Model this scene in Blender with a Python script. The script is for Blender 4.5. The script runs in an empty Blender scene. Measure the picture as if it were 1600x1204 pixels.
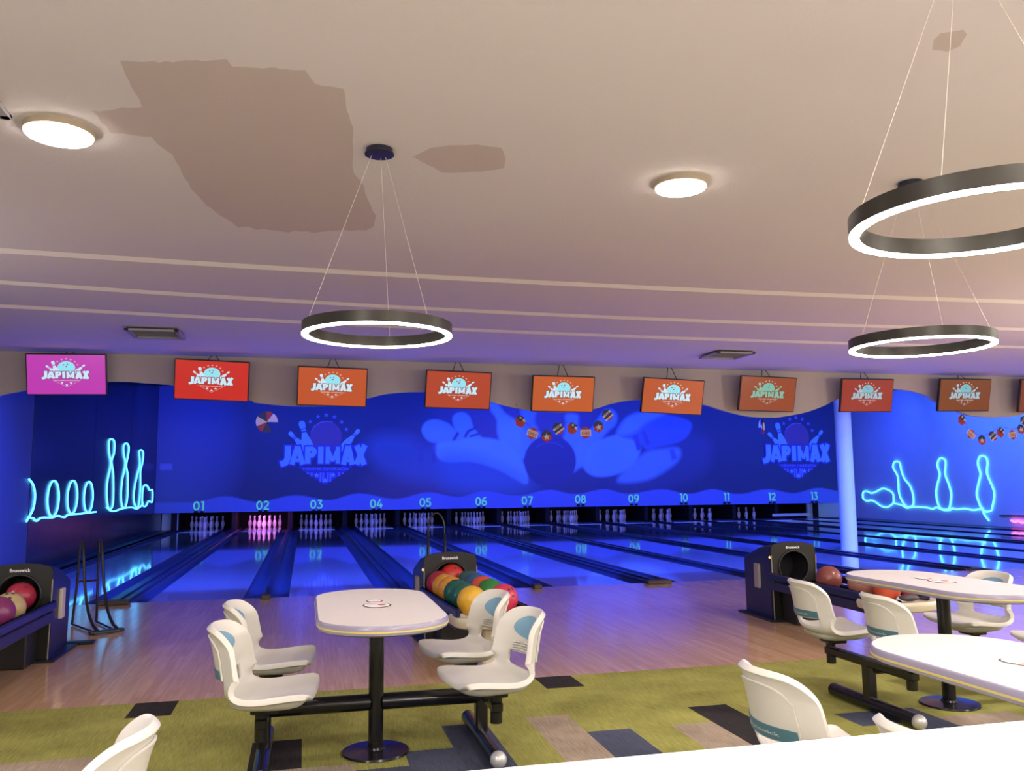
import bpy, math, random
import numpy as np
from mathutils import Vector, Matrix, geometry
random.seed(7)
R = math.radians
sc = bpy.context.scene
col = sc.collection

# ------------------------------------------------------------------ camera
F_PX = 1320.0
CO = np.array([0.16016, -10.70983, 1.33903]); YAW, PIT, ROL = 0.2397, 0.11448, -0.00828
_cy, _sy, _cp, _sp = math.cos(YAW), math.sin(YAW), math.cos(PIT), math.sin(PIT)
FW = np.array([_sy*_cp, _cy*_cp, _sp]); _rt = np.array([_cy, -_sy, 0.0]); _up = np.cross(_rt, FW)
RT = math.cos(ROL)*_rt+math.sin(ROL)*_up; UP = -math.sin(ROL)*_rt+math.cos(ROL)*_up
cam = bpy.data.cameras.new('camera'); camo = bpy.data.objects.new('camera', cam); col.objects.link(camo)
cam.sensor_width = 36; cam.sensor_fit = 'HORIZONTAL'; cam.lens = F_PX/1600*36; cam.clip_start = .05; cam.clip_end = 200
camo.matrix_world = Matrix(((RT[0], UP[0], -FW[0], CO[0]), (RT[1], UP[1], -FW[1], CO[1]), (RT[2], UP[2], -FW[2], CO[2]), (0, 0, 0, 1)))
sc.camera = camo
# ------------------------------------------------------------------ view, world
sc.view_settings.view_transform = 'Standard'; sc.view_settings.look = 'None'
sc.view_settings.gamma = 1; sc.view_settings.use_curve_mapping = False
sc.view_settings.exposure = 0.0
w = bpy.data.worlds.new('world'); sc.world = w; w.use_nodes = True
w.node_tree.nodes['Background'].inputs[0].default_value = (.55, .45, .6, 1)
w.node_tree.nodes['Background'].inputs[1].default_value = .012
# ------------------------------------------------------------------ large lights
def area(name, loc, rot, sx, sy, power, color, spread=180):
    l = bpy.data.lights.new(name, 'AREA'); l.shape = 'RECTANGLE'; l.size = sx; l.size_y = sy
    l.energy = power; l.color = color; l.spread = R(spread)
    o = bpy.data.objects.new(name, l); col.objects.link(o); o.location = loc; o.rotation_euler = rot
    return o
BLUE = (.022, .065, 1.0)
BLUE2 = (.03, .11, 1.0)
area('lane_blacklight', (7.6, 1.365, 2.98), (R(6), 0, 0), 23, .05, 2300, BLUE, 150)          # tubes on the back of the fascia
area('lane_blacklight', (7.6, 7.5, 3.9), (R(0), 0, 0), 22, .3, 200, BLUE, 150)
area('mask_blacklight', (7.6, 12.2, 4.1), (R(52), 0, 0), 22, .3, 800, BLUE, 150)             # washes the mural
area('right_wall_blacklight', (15.6, 6.0, 3.8), (R(90), 0, R(-90)), 10, .3, 640, BLUE2, 150)
area('left_wall_blacklight', (-3.0, 2.6, 3.6), (R(40), 0, R(90)), 2, .2, 14, BLUE, 150)
area('pin_blacklight', (6.7, 15.85, .80), (R(22), 0, 0), 21, .05, 100, BLUE, 150)
area('pin_pink_light', (-1.05, 16.35, .82), (R(30), 0, 0), .9, .05, 14, (1, .22, .85), 130)
# unseen fill added to brighten the hall: panels on the visible lamps' grid, point lights
for x, y in ((-4.6, -6.1), (5.9, -6.1), (9.4, -6.1), (13, -6.1), (-1.1, -9.6), (2.4, -9.6), (5.9, -9.6), (9.4, -9.6)):
    area('hall_fill_light', (x, y, 3.07), (0, 0, 0), .34, .34, 62, (1, .91, .85))
def fill_point(x, y, z, p):  # added fill without a fixture, mainly to brighten the ceiling
    l = bpy.data.lights.new('hall_fill_point', 'POINT'); l.energy = p; l.color = (1, .935, .93); l.shadow_soft_size = .18
    o = bpy.data.objects.new('hall_fill_point', l); col.objects.link(o); o.location = (x, y, z)
for x, y, p in ((-2.6, -11.4, 210), (1.8, -12.2, 230), (6.0, -10.4, 190), (11.0, -9.0, 220), (16.0, -7.5, 200), (-3.5, -4.4, 45), (9.2, -4.8, 130)): fill_point(x, y, 1.85, p)
area('counter_light', (1.3, -10.1, 3.0), (0, 0, 0), .3, .3, 60, (1, .9, .78), 40)

# ------------------------------------------------------------------ projection helpers
def ray(x, y): return FW*F_PX+RT*(x-800)+UP*(602-y)
def G(x, y, z=0.0):
    d = ray(x, y); return Vector(CO+(z-CO[2])/d[2]*d)
def V(x, y, Y):
    d = ray(x, y); return Vector(CO+(Y-CO[1])/d[1]*d)
def VX(x, y, X):
    d = ray(x, y); return Vector(CO+(X-CO[0])/d[0]*d)

# ------------------------------------------------------------------ mesh builder
class MB:
    def __init__(s): s.v = []; s.f = []; s.m = []
    def add(s, vs, fs, m=0):
        b = len(s.v); s.v += [tuple(p) for p in vs]; s.f += [tuple(b+i for i in f) for f in fs]; s.m += [m]*len(fs); return s
    def box(s, c, d, m=0, M=None):
        x, y, z = [k/2 for k in d]
        vs = [Vector((a*x, b*y, e*z)) for e in (-1, 1) for a, b in ((-1, -1), (1, -1), (1, 1), (-1, 1))]
        if M: vs = [M @ p for p in vs]
        vs = [p+Vector(c) for p in vs]
        return s.add(vs, [(3, 2, 1, 0), (4, 5, 6, 7), (0, 1, 5, 4), (1, 2, 6, 5), (2, 3, 7, 6), (3, 0, 4, 7)], m)
    def cbox(s, c, d, b=.006, m=0, M=None):
        # chamfered box
        X, Y, Z = [k/2 for k in d]; vs = []; fs = []
        def ring(ix, iy, z):
            return [Vector(p) for p in ((-X+ix, -Y+iy+b, z), (-X+ix+b, -Y+iy, z), (X-ix-b, -Y+iy, z), (X-ix, -Y+iy+b, z), (X-ix, Y-iy-b, z), (X-ix-b, Y-iy, z), (-X+ix+b, Y-iy, z), (-X+ix, Y-iy-b, z))]
        rs = [ring(b, b, -Z), ring(0, 0, -Z+b), ring(0, 0, Z-b), ring(b, b, Z)]
        for r in rs: vs += r
        for k in range(3):
            for i in range(8): fs.append((k*8+i, k*8+(i+1) % 8, k*8+8+(i+1) % 8, k*8+8+i))
        fs += [tuple(range(7, -1, -1)), tuple(range(24, 32))]
        if M: vs = [M @ p for p in vs]
        return s.add([p+Vector(c) for p in vs], fs, m)
    def lathe(s, prof, c=(0, 0, 0), n=24, m=0, M=None, cap=True):
        vs = []; fs = []
        for r, z in prof:
            for i in range(n):
                a = 2*math.pi*i/n; vs.append(Vector((r*math.cos(a), r*math.sin(a), z)))
        for k in range(len(prof)-1):
            for i in range(n): fs.append((k*n+i, k*n+(i+1) % n, (k+1)*n+(i+1) % n, (k+1)*n+i))
        if cap: fs += [tuple(range(n-1, -1, -1)), tuple(range((len(prof)-1)*n, len(prof)*n))]
        if M: vs = [M @ p for p in vs]
        return s.add([p+Vector(c) for p in vs], fs, m)
    def tube(s, pts, r, n=8, closed=False, m=0):
        P = [Vector(p) for p in pts]; N = len(P); vs = []; fs = []
        up = None
        for i in range(N):
            a = P[i-1] if (i > 0 or closed) else P[i]; b = P[(i+1) % N] if (i < N-1 or closed) else P[i]
            t = (b-a).normalized()
            if up is None:
                up = t.orthogonal().normalized()
            up = (up-t*up.dot(t)).normalized(); bi = t.cross(up)
            rr = r[i] if isinstance(r, (list, tuple)) else r
            for k in range(n):
                an = 2*math.pi*k/n; vs.append(P[i]+up*math.cos(an)*rr+bi*math.sin(an)*rr)
        L = N if closed else N-1
        for i in range(L):
            j = (i+1) % N
            for k in range(n): fs.append((i*n+k, i*n+(k+1) % n, j*n+(k+1) % n, j*n+k))
        if not closed: fs += [tuple(range(n-1, -1, -1)), tuple(range((N-1)*n, N*n))]
        return s.add(vs, fs, m)
    def prism(s, poly, f0, f1, m=0):
        # poly: list of (a,b); f0,f1: functions mapping (a,b) to 3-D on both caps
        n = len(poly); vs = [f0(*p) for p in poly]+[f1(*p) for p in poly]
        fs = [tuple(range(n-1, -1, -1)), tuple(range(n, 2*n))]+[(i, (i+1) % n, n+(i+1) % n, n+i) for i in range(n)]
        return s.add(vs, fs, m)
    def flat(s, poly, f, m=0):
        # non-convex polygon triangulated on a surface
        tri = geometry.tessellate_polygon([[Vector((a, b, 0)) for a, b in poly]])
        return s.add([f(*p) for p in poly], tri, m)
    def build(s, name, mats, parent=None, smooth=None, local=False):
        me = bpy.data.meshes.new(name); me.from_pydata(s.v, [], s.f)
        if not isinstance(mats, (list, tuple)): mats = [mats]
        for k in mats: me.materials.append(k)
        if len(mats) > 1: me.polygons.foreach_set('material_index', s.m)
        me.validate()
        if smooth:
            me.polygons.foreach_set('use_smooth', [True]*len(me.polygons)); me.set_sharp_from_angle(angle=R(smooth))
        me.update()
        o = bpy.data.objects.new(name, me); col.objects.link(o)
        if parent: o.parent = parent
        return o
def sphere(mb, c, r, m=0, n=24, k=14):
    prof = [(max(r*math.sin(math.pi*i/k), 1e-4), -r*math.cos(math.pi*i/k)) for i in range(k+1)]
    return mb.lathe(prof, c, n, m)
def tag(o, label=None, cat=None, group=None, kind=None):
    if label: o['label'] = label
    if cat: o['category'] = cat
    if group: o['group'] = group
    if kind: o['kind'] = kind
    return o
def empty(name, loc, rz=0, rot=None):
    o = bpy.data.objects.new(name, None); col.objects.link(o); o.empty_display_size = .1
    o.location = loc; o.rotation_euler = rot or (0, 0, rz); return o
KIDS = {}
def copy_tree(o, parent=None):
    c = o.copy(); col.objects.link(c)
    if parent: c.parent = parent
    for ch in [k for k in o.children]: copy_tree(ch, c)
    return c
def spline(pts, n=8, closed=True):
    P = [np.array(p, float) for p in pts]; N = len(P); out = []
    for i in range(N if closed else N-1):
        if closed: a, b, c, d = P[i-1], P[i], P[(i+1) % N], P[(i+2) % N]
        else: a, b, c, d = P[max(i-1, 0)], P[i], P[i+1], P[min(i+2, N-1)]
        for k in range(n):
            t = k/n
            out.append(.5*((2*b)+(-a+c)*t+(2*a-5*b+4*c-d)*t*t+(-a+3*b-3*c+d)*t**3))
    if not closed: out.append(P[-1])
    return [tuple(p) for p in out]

# ------------------------------------------------------------------ materials
def mat(name, color, rough=.5, metal=0., emit=None, es=0., coat=0., spec=None, bump=0., bscale=40., var=0., vscale=3., vstretch=(1, 1, 1)):
    m = bpy.data.materials.new(name); m.use_nodes = True; nt = m.node_tree; b = nt.nodes['Principled BSDF']
    b.inputs['Base Color'].default_value = (*color, 1); b.inputs['Roughness'].default_value = rough; b.inputs['Metallic'].default_value = metal
    if spec is not None: b.inputs['Specular IOR Level'].default_value = spec
    if coat: b.inputs['Coat Weight'].default_value = coat; b.inputs['Coat Roughness'].default_value = .08
    if emit: b.inputs['Emission Color'].default_value = (*emit, 1); b.inputs['Emission Strength'].default_value = es
    if bump or var:
        tc = nt.nodes.new('ShaderNodeTexCoord'); mp = nt.nodes.new('ShaderNodeMapping'); mp.inputs['Scale'].default_value = vstretch
        nt.links.new(tc.outputs['Object'], mp.inputs['Vector'])
    if var:
        n = nt.nodes.new('ShaderNodeTexNoise'); n.inputs['Scale'].default_value = vscale; n.inputs['Detail'].default_value = 5
        nt.links.new(mp.outputs[0], n.inputs['Vector'])
        mx = nt.nodes.new('ShaderNodeMixRGB'); mx.inputs[1].default_value = (*[c*(1-var) for c in color], 1); mx.inputs[2].default_value = (*[min(1, c*(1+var)) for c in color], 1)
        nt.links.new(n.outputs[0], mx.inputs[0]); nt.links.new(mx.outputs[0], b.inputs['Base Color'])
    if bump:
        n = nt.nodes.new('ShaderNodeTexNoise'); n.inputs['Scale'].default_value = bscale; n.inputs['Detail'].default_value = 4
        nt.links.new(mp.outputs[0], n.inputs['Vector'])
        bp = nt.nodes.new('ShaderNodeBump'); bp.inputs['Strength'].default_value = bump; bp.inputs['Distance'].default_value = .01
        nt.links.new(n.outputs[0], bp.inputs['Height']); nt.links.new(bp.outputs[0], b.inputs['Normal'])
    return m
def wood_mat(name, c1, c2, rough, coat=0., board=.06, length=1.4, spec=.5):
    m = bpy.data.materials.new(name); m.use_nodes = True; nt = m.node_tree; N = nt.nodes; L = nt.links; b = N['Principled BSDF']
    tc = N.new('ShaderNodeTexCoord'); mp = N.new('ShaderNodeMapping'); mp.inputs['Rotation'].default_value = (0, 0, R(90))
    L.new(tc.outputs['Object'], mp.inputs['Vector'])
    br = N.new('ShaderNodeTexBrick'); br.inputs['Scale'].default_value = 1; br.inputs['Brick Width'].default_value = length; br.inputs['Row Height'].default_value = board
    br.inputs['Mortar Size'].default_value = .0012; br.inputs['Color1'].default_value = (*c1, 1); br.inputs['Color2'].default_value = (*c2, 1)
    br.inputs['Mortar'].default_value = (*[k*.72 for k in c2], 1); br.offset = .37; br.inputs['Bias'].default_value = 0
    L.new(mp.outputs[0], br.inputs['Vector'])
    mp2 = N.new('ShaderNodeMapping'); mp2.inputs['Scale'].default_value = (26, 1.1, 1); L.new(tc.outputs['Object'], mp2.inputs['Vector'])
    no = N.new('ShaderNodeTexNoise'); no.inputs['Scale'].default_value = 2.2; no.inputs['Detail'].default_value = 6; L.new(mp2.outputs[0], no.inputs['Vector'])
    mx = N.new('ShaderNodeMixRGB'); mx.blend_type = 'MULTIPLY'; mx.inputs[0].default_value = .55
    rp = N.new('ShaderNodeValToRGB'); rp.color_ramp.elements[0].position = .3; rp.color_ramp.elements[0].color = (.62, .58, .55, 1); rp.color_ramp.elements[1].position = .7; rp.color_ramp.elements[1].color = (1.0, 1.0, 1.0, 1)
    L.new(no.outputs[0], rp.inputs[0]); L.new(br.outputs['Color'], mx.inputs[1]); L.new(rp.outputs[0], mx.inputs[2]); L.new(mx.outputs[0], b.inputs['Base Color'])
    b.inputs['Roughness'].default_value = rough; b.inputs['Specular IOR Level'].default_value = spec
    if coat: b.inputs['Coat Weight'].default_value = coat; b.inputs['Coat Roughness'].default_value = .05 if rough < .17 else .12
    return m
M = {}
M['ceiling'] = mat('ceiling_paint', (.70, .635, .63), .9, bump=.15, bscale=60)
M['patch'] = mat('ceiling_repair_patch', (.56, .465, .435), .9, bump=.15, bscale=60)
M['fascia'] = mat('fascia_paint', (.50, .43, .36), .85)
M['darkceil'] = mat('dark_ceiling', (.05, .05, .06), .9)
M['approach'] = wood_mat('approach_wood', (.76, .46, .27), (.86, .56, .35), .17, .4, .055, 1.3)
M['lane'] = wood_mat('lane_boards', (.56, .51, .44), (.60, .55, .48), .12, 1.0, .027, 18)
M['gutter'] = mat('gutter_plastic', (.035, .04, .06), .32)
M['cap'] = mat('divider_black', (.018, .018, .028), .3)
M['white_strip'] = mat('pin_deck_strip', (.9, .9, .9), .5)
M['black'] = mat('black_pit', (.008, .008, .01), .8)
M['wallblue'] = mat('side_wall_paint', (.62, .66, .68), .75, var=.05)
M['wallgloss'] = mat('gloss_dark_panel', (.03, .032, .05), .22, spec=.4)
M['walldark'] = mat('left_wall_paint', (.10, .11, .17), .45)
M['hallwall'] = mat('hall_wall_paint', (.50, .43, .38), .85)
M['column'] = mat('column_paint', (.66, .92, .95), .6)
M['shell'] = mat('cream_plastic', (.69, .665, .60), .30, spec=.5)
M['shell_under'] = mat('shaded_cream_plastic', (.50, .48, .43), .5)  # cream plastic with the shade under the seat put into its colour
M['pad'] = mat('light_blue_inlay', (.20, .38, .52), .45, bump=.2, bscale=200)
M['strip'] = mat('teal_label', (.075, .19, .25), .45)
M['pale'] = mat('pale_print', (.55, .62, .58), .5)
M['steel'] = mat('black_powder_coat', (.008, .008, .010), .22, spec=.5)
M['cap_metal'] = mat('silver_ball_cap', (.62, .62, .60), .32, .4)
M['top'] = mat('cream_laminate', (.80, .74, .66), .35)
M['rim'] = mat('lilac_bullnose', (.34, .31, .42), .25)
M['ystripe'] = mat('yellow_stripe', (.70, .58, .16), .4)
M['red'] = mat('red_print', (.62, .10, .08), .5)
M['ink'] = mat('dark_print', (.05, .045, .06), .5)
M['whiteprint'] = mat('white_print', (.88, .86, .84), .5)
M['hood'] = mat('black_hood_plastic', (.016, .016, .015), .38, spec=.4, bump=.1, bscale=120)
M['hoodside'] = mat('navy_body_plastic', (.015, .018, .07), .35)
M['rail'] = mat('navy_metal_rail', (.03, .035, .12), .22, .5)
M['tray'] = mat('cream_tray_plastic', (.62, .56, .44), .3)
M['alum'] = mat('worn_metal_edge', (.32, .29, .24), .4, .6)
M['ring'] = mat('bronze_ring_metal', (.045, .042, .034), .38, .5)
M['ringlight'] = mat('ring_diffuser', (.9, .9, .9), .5, emit=(1, .92, .90), es=26)
M['panel_light'] = mat('flush_panel_diffuser', (.9, .9, .9), .5, emit=(1, .92, .83), es=34)
M['housing'] = mat('lamp_housing', (.42, .34, .24), .5)
M['canopy'] = mat('black_canopy', (.012, .012, .03), .4)
M['wire'] = mat('steel_wire', (.62, .56, .50), .4, .3)
M['blackwire'] = mat('black_wire', (.03, .03, .03), .5)
M['bezel'] = mat('monitor_bezel', (.02, .012, .014), .35)
M['counter'] = mat('white_marble', (.92, .92, .92), .35, var=.04, vscale=6)
M['neon'] = mat('cyan_neon', (.2, .6, .8), .4, emit=(.085, .50, 1.0), es=3.5)
M['pinkneon'] = mat('pink_neon', (.8, .2, .6), .4, emit=(1, .12, .55), es=4)
M['pinwhite'] = mat('pin_white', (.86, .86, .86), .22)
M['pinred'] = mat('pin_neck_red', (.6, .05, .05), .3)
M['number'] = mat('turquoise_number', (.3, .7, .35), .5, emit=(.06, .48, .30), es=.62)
M['vent'] = mat('vent_metal', (.34, .32, .32), .5)
M['ventdark'] = mat('vent_dark', (.03, .03, .03), .8)
M['brown'] = mat('brown_block', (.06, .045, .035), .45)
M['sensor'] = mat('amber_led', (.9, .5, .2), .4, emit=(1, .5, .15), es=2)
M['ramp'] = mat('ramp_black_tube', (.012, .012, .018), .3)

# ================================================================== SETTING
XL, XR = -4.05, 19.25
YF, YC, YM = 1.25, -4.89, 15.65
LW, GA, GB = 1.054, .6857, .5298
LANE = {3: 0.0, 4: LW+GA}
LANE[5] = LANE[4]+LW+GB; LANE[6] = LANE[5]+LW+GA
for n in range(7, 14): LANE[n] = LANE[n-1]+LW+(GA if n % 2 == 0 else GB)+(.2 if n == 9 else 0)
LANE[2] = -GB-LW; LANE[1] = LANE[2]-GA-LW
GAPS = {n: (LANE[n]+LW, LANE[n+1]) for n in range(1, 13)}
def S(name, mb, m, **k): return tag(mb.build(name, m, **k), kind='structure')

# approach floor (wood) and base floor
S('floor', MB().box(((XL+XR)/2, (YC+0)/2, -.05), (XR-XL, -YC, .1)), M['approach'])
S('floor', MB().box(((XL+XR)/2, (0+19)/2, -.22), (XR-XL, 19, .1)), M['black'])
# carpet made of 25 x 50 cm planks
CW, CL = .248, .49
C_GREEN = (.315, .305, .085); C_BROWN = (.36, .285, .215); C_DARK = (.036, .031, .033); C_NAVY = (.075, .085, .13)
def special(x, y):
    P = [(-.83, -.58, -4.9, -5.24, C_DARK), (1.72, 1.98, -4.9, -5.22, C_DARK), (1.66, 1.91, -6.2, -6.69, C_NAVY), (1.41, 1.66, -5.84, -6.8, C_BROWN),
         (2.40, 2.65, -5.87, -6.6, C_DARK), (2.15, 2.40, -6.2, -7.0, C_BROWN), (.92, 1.17, -5.88, -7.6, C_NAVY), (.67, .92, -6.28, -7.8, C_NAVY), (.42, .67, -6.5, -7.2, C_NAVY),
         (-.08, .17, -5.92, -6.40, C_DARK), (-1.33, -.83, -5.95, -6.45, C_BROWN), (-.08, .42, -6.40, -6.9, C_BROWN), (3.16, 3.41, -6.24, -6.5, C_NAVY), (3.41, 3.66, -6.24, -7.0, C_NAVY),
         (3.72, 4.2, -6.45, -7.3, C_BROWN), (4.6, 4.85, -5.9, -6.9, C_NAVY), (5.6, 5.85, -6.9, -7.9, C_DARK), (-2.1, -1.85, -6.9, -7.4, C_NAVY)]
    for a, b, c, d, k in P:
        if a <= x <= b and d <= y <= c: return k
    if y < -8.2:
        h = math.sin(math.floor(x/CW)*12.9+math.floor(y/CL)*78.2)*43758.5; h -= math.floor(h)
        return C_GREEN if h < .62 else (C_BROWN if h < .76 else (C_NAVY if h < .9 else C_DARK))
    return C_GREEN
xs = sorted(set([round(.17+CW*k, 4) for k in range(-17, 78)]+[-.83, -.58, 1.41, 1.66, 1.91, 1.72, 1.98, 2.15, 2.40, 2.65, .67, .92, 1.17, -.08, 3.41, 3.66, XL, XR]))
xs = [x for x in xs if XL <= x <= XR]
ys = sorted(set([YC, -13.2]+[round(-5.22-CL*k, 3) for k in range(17)]+[-5.24, -5.84, -5.88, -5.92, -6.24, -6.28, -6.4, -6.45, -6.5, -5.95]))
mb = MB(); cc = []
for i in range(len(xs)-1):
    for j in range(len(ys)-1):
        x0, x1, y0, y1 = xs[i], xs[i+1], ys[j], ys[j+1]
        mb.add([(x0, y0, .002), (x1, y0, .002), (x1, y1, .002), (x0, y1, .002)], [(0, 1, 2, 3)])
        k = special((x0+x1)/2, (y0+y1)/2); h = math.sin(round((x0-.17)/CW)*3.7+math.floor((y0+5.22)/CL)*9.1)*.5
        s_ = 1+.05*h; cc.append((k[0]*s_, k[1]*s_, k[2]*s_))
mb.box(((XL+XR)/2, (YC-13.2)/2, -.06), (XR-XL, 13.2+YC, .11)); cc += [C_GREEN]*6
def colmat(name, rough, streak=0., bump=.0, spec=.5):
    m = bpy.data.materials.new(name); m.use_nodes = True; nt = m.node_tree; N = nt.nodes; L = nt.links; b = N['Principled BSDF']
    at = N.new('ShaderNodeAttribute'); at.attribute_name = 'Col'; b.inputs['Roughness'].default_value = rough; b.inputs['Specular IOR Level'].default_value = spec
    if streak:
        tc = N.new('ShaderNodeTexCoord'); mp = N.new('ShaderNodeMapping'); mp.inputs['Scale'].default_value = (140, 9, 1); L.new(tc.outputs['Object'], mp.inputs['Vector'])
        no = N.new('ShaderNodeTexNoise'); no.inputs['Scale'].default_value = 1; no.inputs['Detail'].default_value = 4; L.new(mp.outputs[0], no.inputs['Vector'])
        n2 = N.new('ShaderNodeTexNoise'); n2.inputs['Scale'].default_value = 2.2; n2.inputs['Detail'].default_value = 3; L.new(tc.outputs['Object'], n2.inputs['Vector'])
        ad = N.new('ShaderNodeMath'); ad.operation = 'ADD'; L.new(no.outputs[0], ad.inputs[0]); L.new(n2.outputs[0], ad.inputs[1])
        mr = N.new('ShaderNodeMapRange'); mr.inputs[1].default_value = .7; mr.inputs[2].default_value = 1.3; mr.inputs[3].default_value = 1-streak; mr.inputs[4].default_value = 1+streak; L.new(ad.outputs[0], mr.inputs[0])
        mx = N.new('ShaderNodeVectorMath'); mx.operation = 'SCALE'; L.new(at.outputs['Color'], mx.inputs[0]); L.new(mr.outputs[0], mx.inputs['Scale'])
        L.new(mx.outputs[0], b.inputs['Base Color'])
        bp = N.new('ShaderNodeBump'); bp.inputs['Strength'].default_value = .5; bp.inputs['Distance'].default_value = .004; L.new(no.outputs[0], bp.inputs['Height']); L.new(bp.outputs[0], b.inputs['Normal'])
    else: L.new(at.outputs['Color'], b.inputs['Base Color'])
    return m
M['carpet'] = colmat('carpet_planks', .95, .30, spec=.1)
carpet = S('floor', mb, M['carpet'])
ca = carpet.data.color_attributes.new('Col', 'FLOAT_COLOR', 'CORNER')
buf = []
for p, k in zip(carpet.data.polygons, cc): buf += [k[0], k[1], k[2], 1]*p.loop_total
ca.data.foreach_set('color', buf)

# ceiling with steps and repaired patches
ZC = [3.15, 3.122, 3.096, 3.07]
LN = [[(0, 389), (250, 407), (500, 424), (750, 437), (1000, 447), (1300, 459), (1600, 472)],
      [(0, 441), (250, 456), (500, 472), (750, 487), (1000, 497), (1300, 507), (1600, 514)],
      [(0, 475), (250, 492), (500, 508), (1000, 524), (1300, 534), (1600, 543)]]
XG = np.linspace(XL, XR, 60)
YL = []
for l, z in zip(LN, ZC[:3]):
    P = [G(x, y, z-.016) for x, y in l]; X = [p.x for p in P]; Y = [p.y for p in P]
    c = np.polyfit(X, Y, 2) if len(X) > 3 else [0, 0, np.mean(Y)]
    yy = np.polyval(c, np.clip(XG, X[0], X[-1])); YL.append(yy)
YL.append(np.full(60, YF))
mb = MB()
for s_ in range(3):
    for i in range(59):
        a, b = XG[i], XG[i+1]; y0a, y0b = YL[s_][i], YL[s_][i+1]; y1a, y1b = YL[s_+1][i], YL[s_+1][i+1]; z0, z1 = ZC[s_], ZC[s_+1]
        mb.add([(a, y0a, z0), (b, y0b, z0), (b, y0b+.045, z1), (a, y0a+.045, z1)], [(0, 1, 2, 3)])
        mb.add([(a, y0a+.045, z1), (b, y0b+.045, z1), (b, y1b, z1), (a, y1a, z1)], [(0, 1, 2, 3)])
# flat part with patches cut into the same face
patchA = [(188, 96), (240, 97), (300, 95), (356, 94), (362, 104), (420, 106), (476, 110), (492, 131), (536, 137), (543, 172), (553, 200), (551, 240), (552, 272), (566, 284), (578, 320), (587, 338), (582, 354), (570, 359), (500, 363), (430, 361), (372, 354), (345, 336), (322, 320), (300, 296), (280, 262), (268, 242), (252, 230), (236, 214), (205, 210), (172, 206), (145, 174), (200, 168), (222, 166), (206, 135)]
patchB = [(645, 244), (672, 232), (700, 227), (745, 226), (784, 231), (790, 246), (788, 262), (760, 267), (720, 270), (690, 269), (668, 257)]
patchC = [(1457, 78), (1458, 62), (1470, 52), (1505, 47), (1511, 54), (1500, 72), (1480, 80)]
loops = []
def jag(poly, amt):
    out = []
    for i in range(len(poly)):
        a = Vector(poly[i]); b = Vector(poly[(i+1) % len(poly)]); n = max(1, int((b-a).length/9))
        for k in range(n): out.append(a.lerp(b, k/n)+Vector((random.uniform(-amt, amt), random.uniform(-amt, amt))))
    return out
for poly, j in ((patchA, 1.6), (patchB, .8), (patchC, .6)):
    loops.append([G(p[0], p[1], ZC[0]).to_2d() for p in jag(poly, j)])
outer = [Vector((x, y)) for x, y in zip(XG, YL[0])]+[Vector((XR, -13.2)), Vector((XL, -13.2))]
vs2 = []; ed = []; fc = []
for lp in [outer]+loops:
    if sum(lp[i-1].x*lp[i].y-lp[i].x*lp[i-1].y for i in range(len(lp))) < 0: lp = lp[::-1]
    b = len(vs2); vs2 += lp; fc.append([b+i for i in range(len(lp))])
rv, re, rf, ov, oe, of = geometry.delaunay_2d_cdt(vs2, [], fc, 1, 1e-5)
b = len(mb.v); mb.v += [(p[0], p[1], ZC[0]) for p in rv]
for f, o in zip(rf, of):
    if 0 not in o: continue
    mb.f.append(tuple(b+i for i in f)[::-1]); mb.m.append(1 if any(k in o for k in (1, 2, 3)) else 0)
# slab above so that it has thickness
mb.box(((XL+XR)/2, (-13.2+YF)/2, 3.30), (XR-XL, YF+13.2, .1))
S('ceiling', mb, [M['ceiling'], M['patch']])
S('ceiling', MB().box(((XL+XR)/2, (YF+.1+19)/2, 4.35), (XR-XL, 19-YF, .1)), M['darkceil'])

# wavy fascia
FP = [(-60, 634), (0, 617.5), (28, 612), (42, 609), (100, 599), (169, 596), (198, 596), (226, 598), (254, 600), (274, 602), (330, 613), (390, 625), (400, 629), (456, 634), (521, 633), (574, 622), (609, 614.6), (663, 612), (715, 616), (764, 627), (800, 636), (831, 641), (880, 644), (924, 640), (958, 630), (998, 624), (1048, 624), (1099, 631.6), (1130, 641), (1167, 650), (1200, 652), (1222, 651), (1259, 644), (1287, 634), (1310, 623), (1350, 610), (1392, 607.6), (1420, 610), (1448, 617.5), (1465, 629), (1505, 646), (1533, 651), (1575, 651), (1600, 647), (1680, 626), (1760, 622)]
pts = [V(x, y, YF) for x, y in FP]; low = spline([(p.x, p.z) for p in pts], 4, False)
low = [(x, z) for x, z in low if XL < x < XR]
low = [(XL, low[0][1])]+low
if low[-1][0] < XR-.1:
    x, z0 = low[-1]; k = 0
    while x < XR-.2: x += .15; k += 1; low.append((x, z0+.14*math.sin((x-low[-1][0]*0)*1.9)-.14*math.sin((low[-1][0])*0)))
low.append((XR, low[-1][1]))
mb = MB()
for i in range(len(low)-1):
    (xa, za), (xb, zb) = low[i], low[i+1]
    mb.add([(xa, YF, za), (xb, YF, zb), (xb, YF, 3.25), (xa, YF, 3.25), (xa, YF+.06, za), (xb, YF+.06, zb), (xb, YF+.06, 4.3), (xa, YF+.06, 4.3)],
           [(0, 1, 2, 3), (5, 4, 7, 6), (0, 4, 5, 1)])
S('trim_1', mb, M['fascia'])

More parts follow.
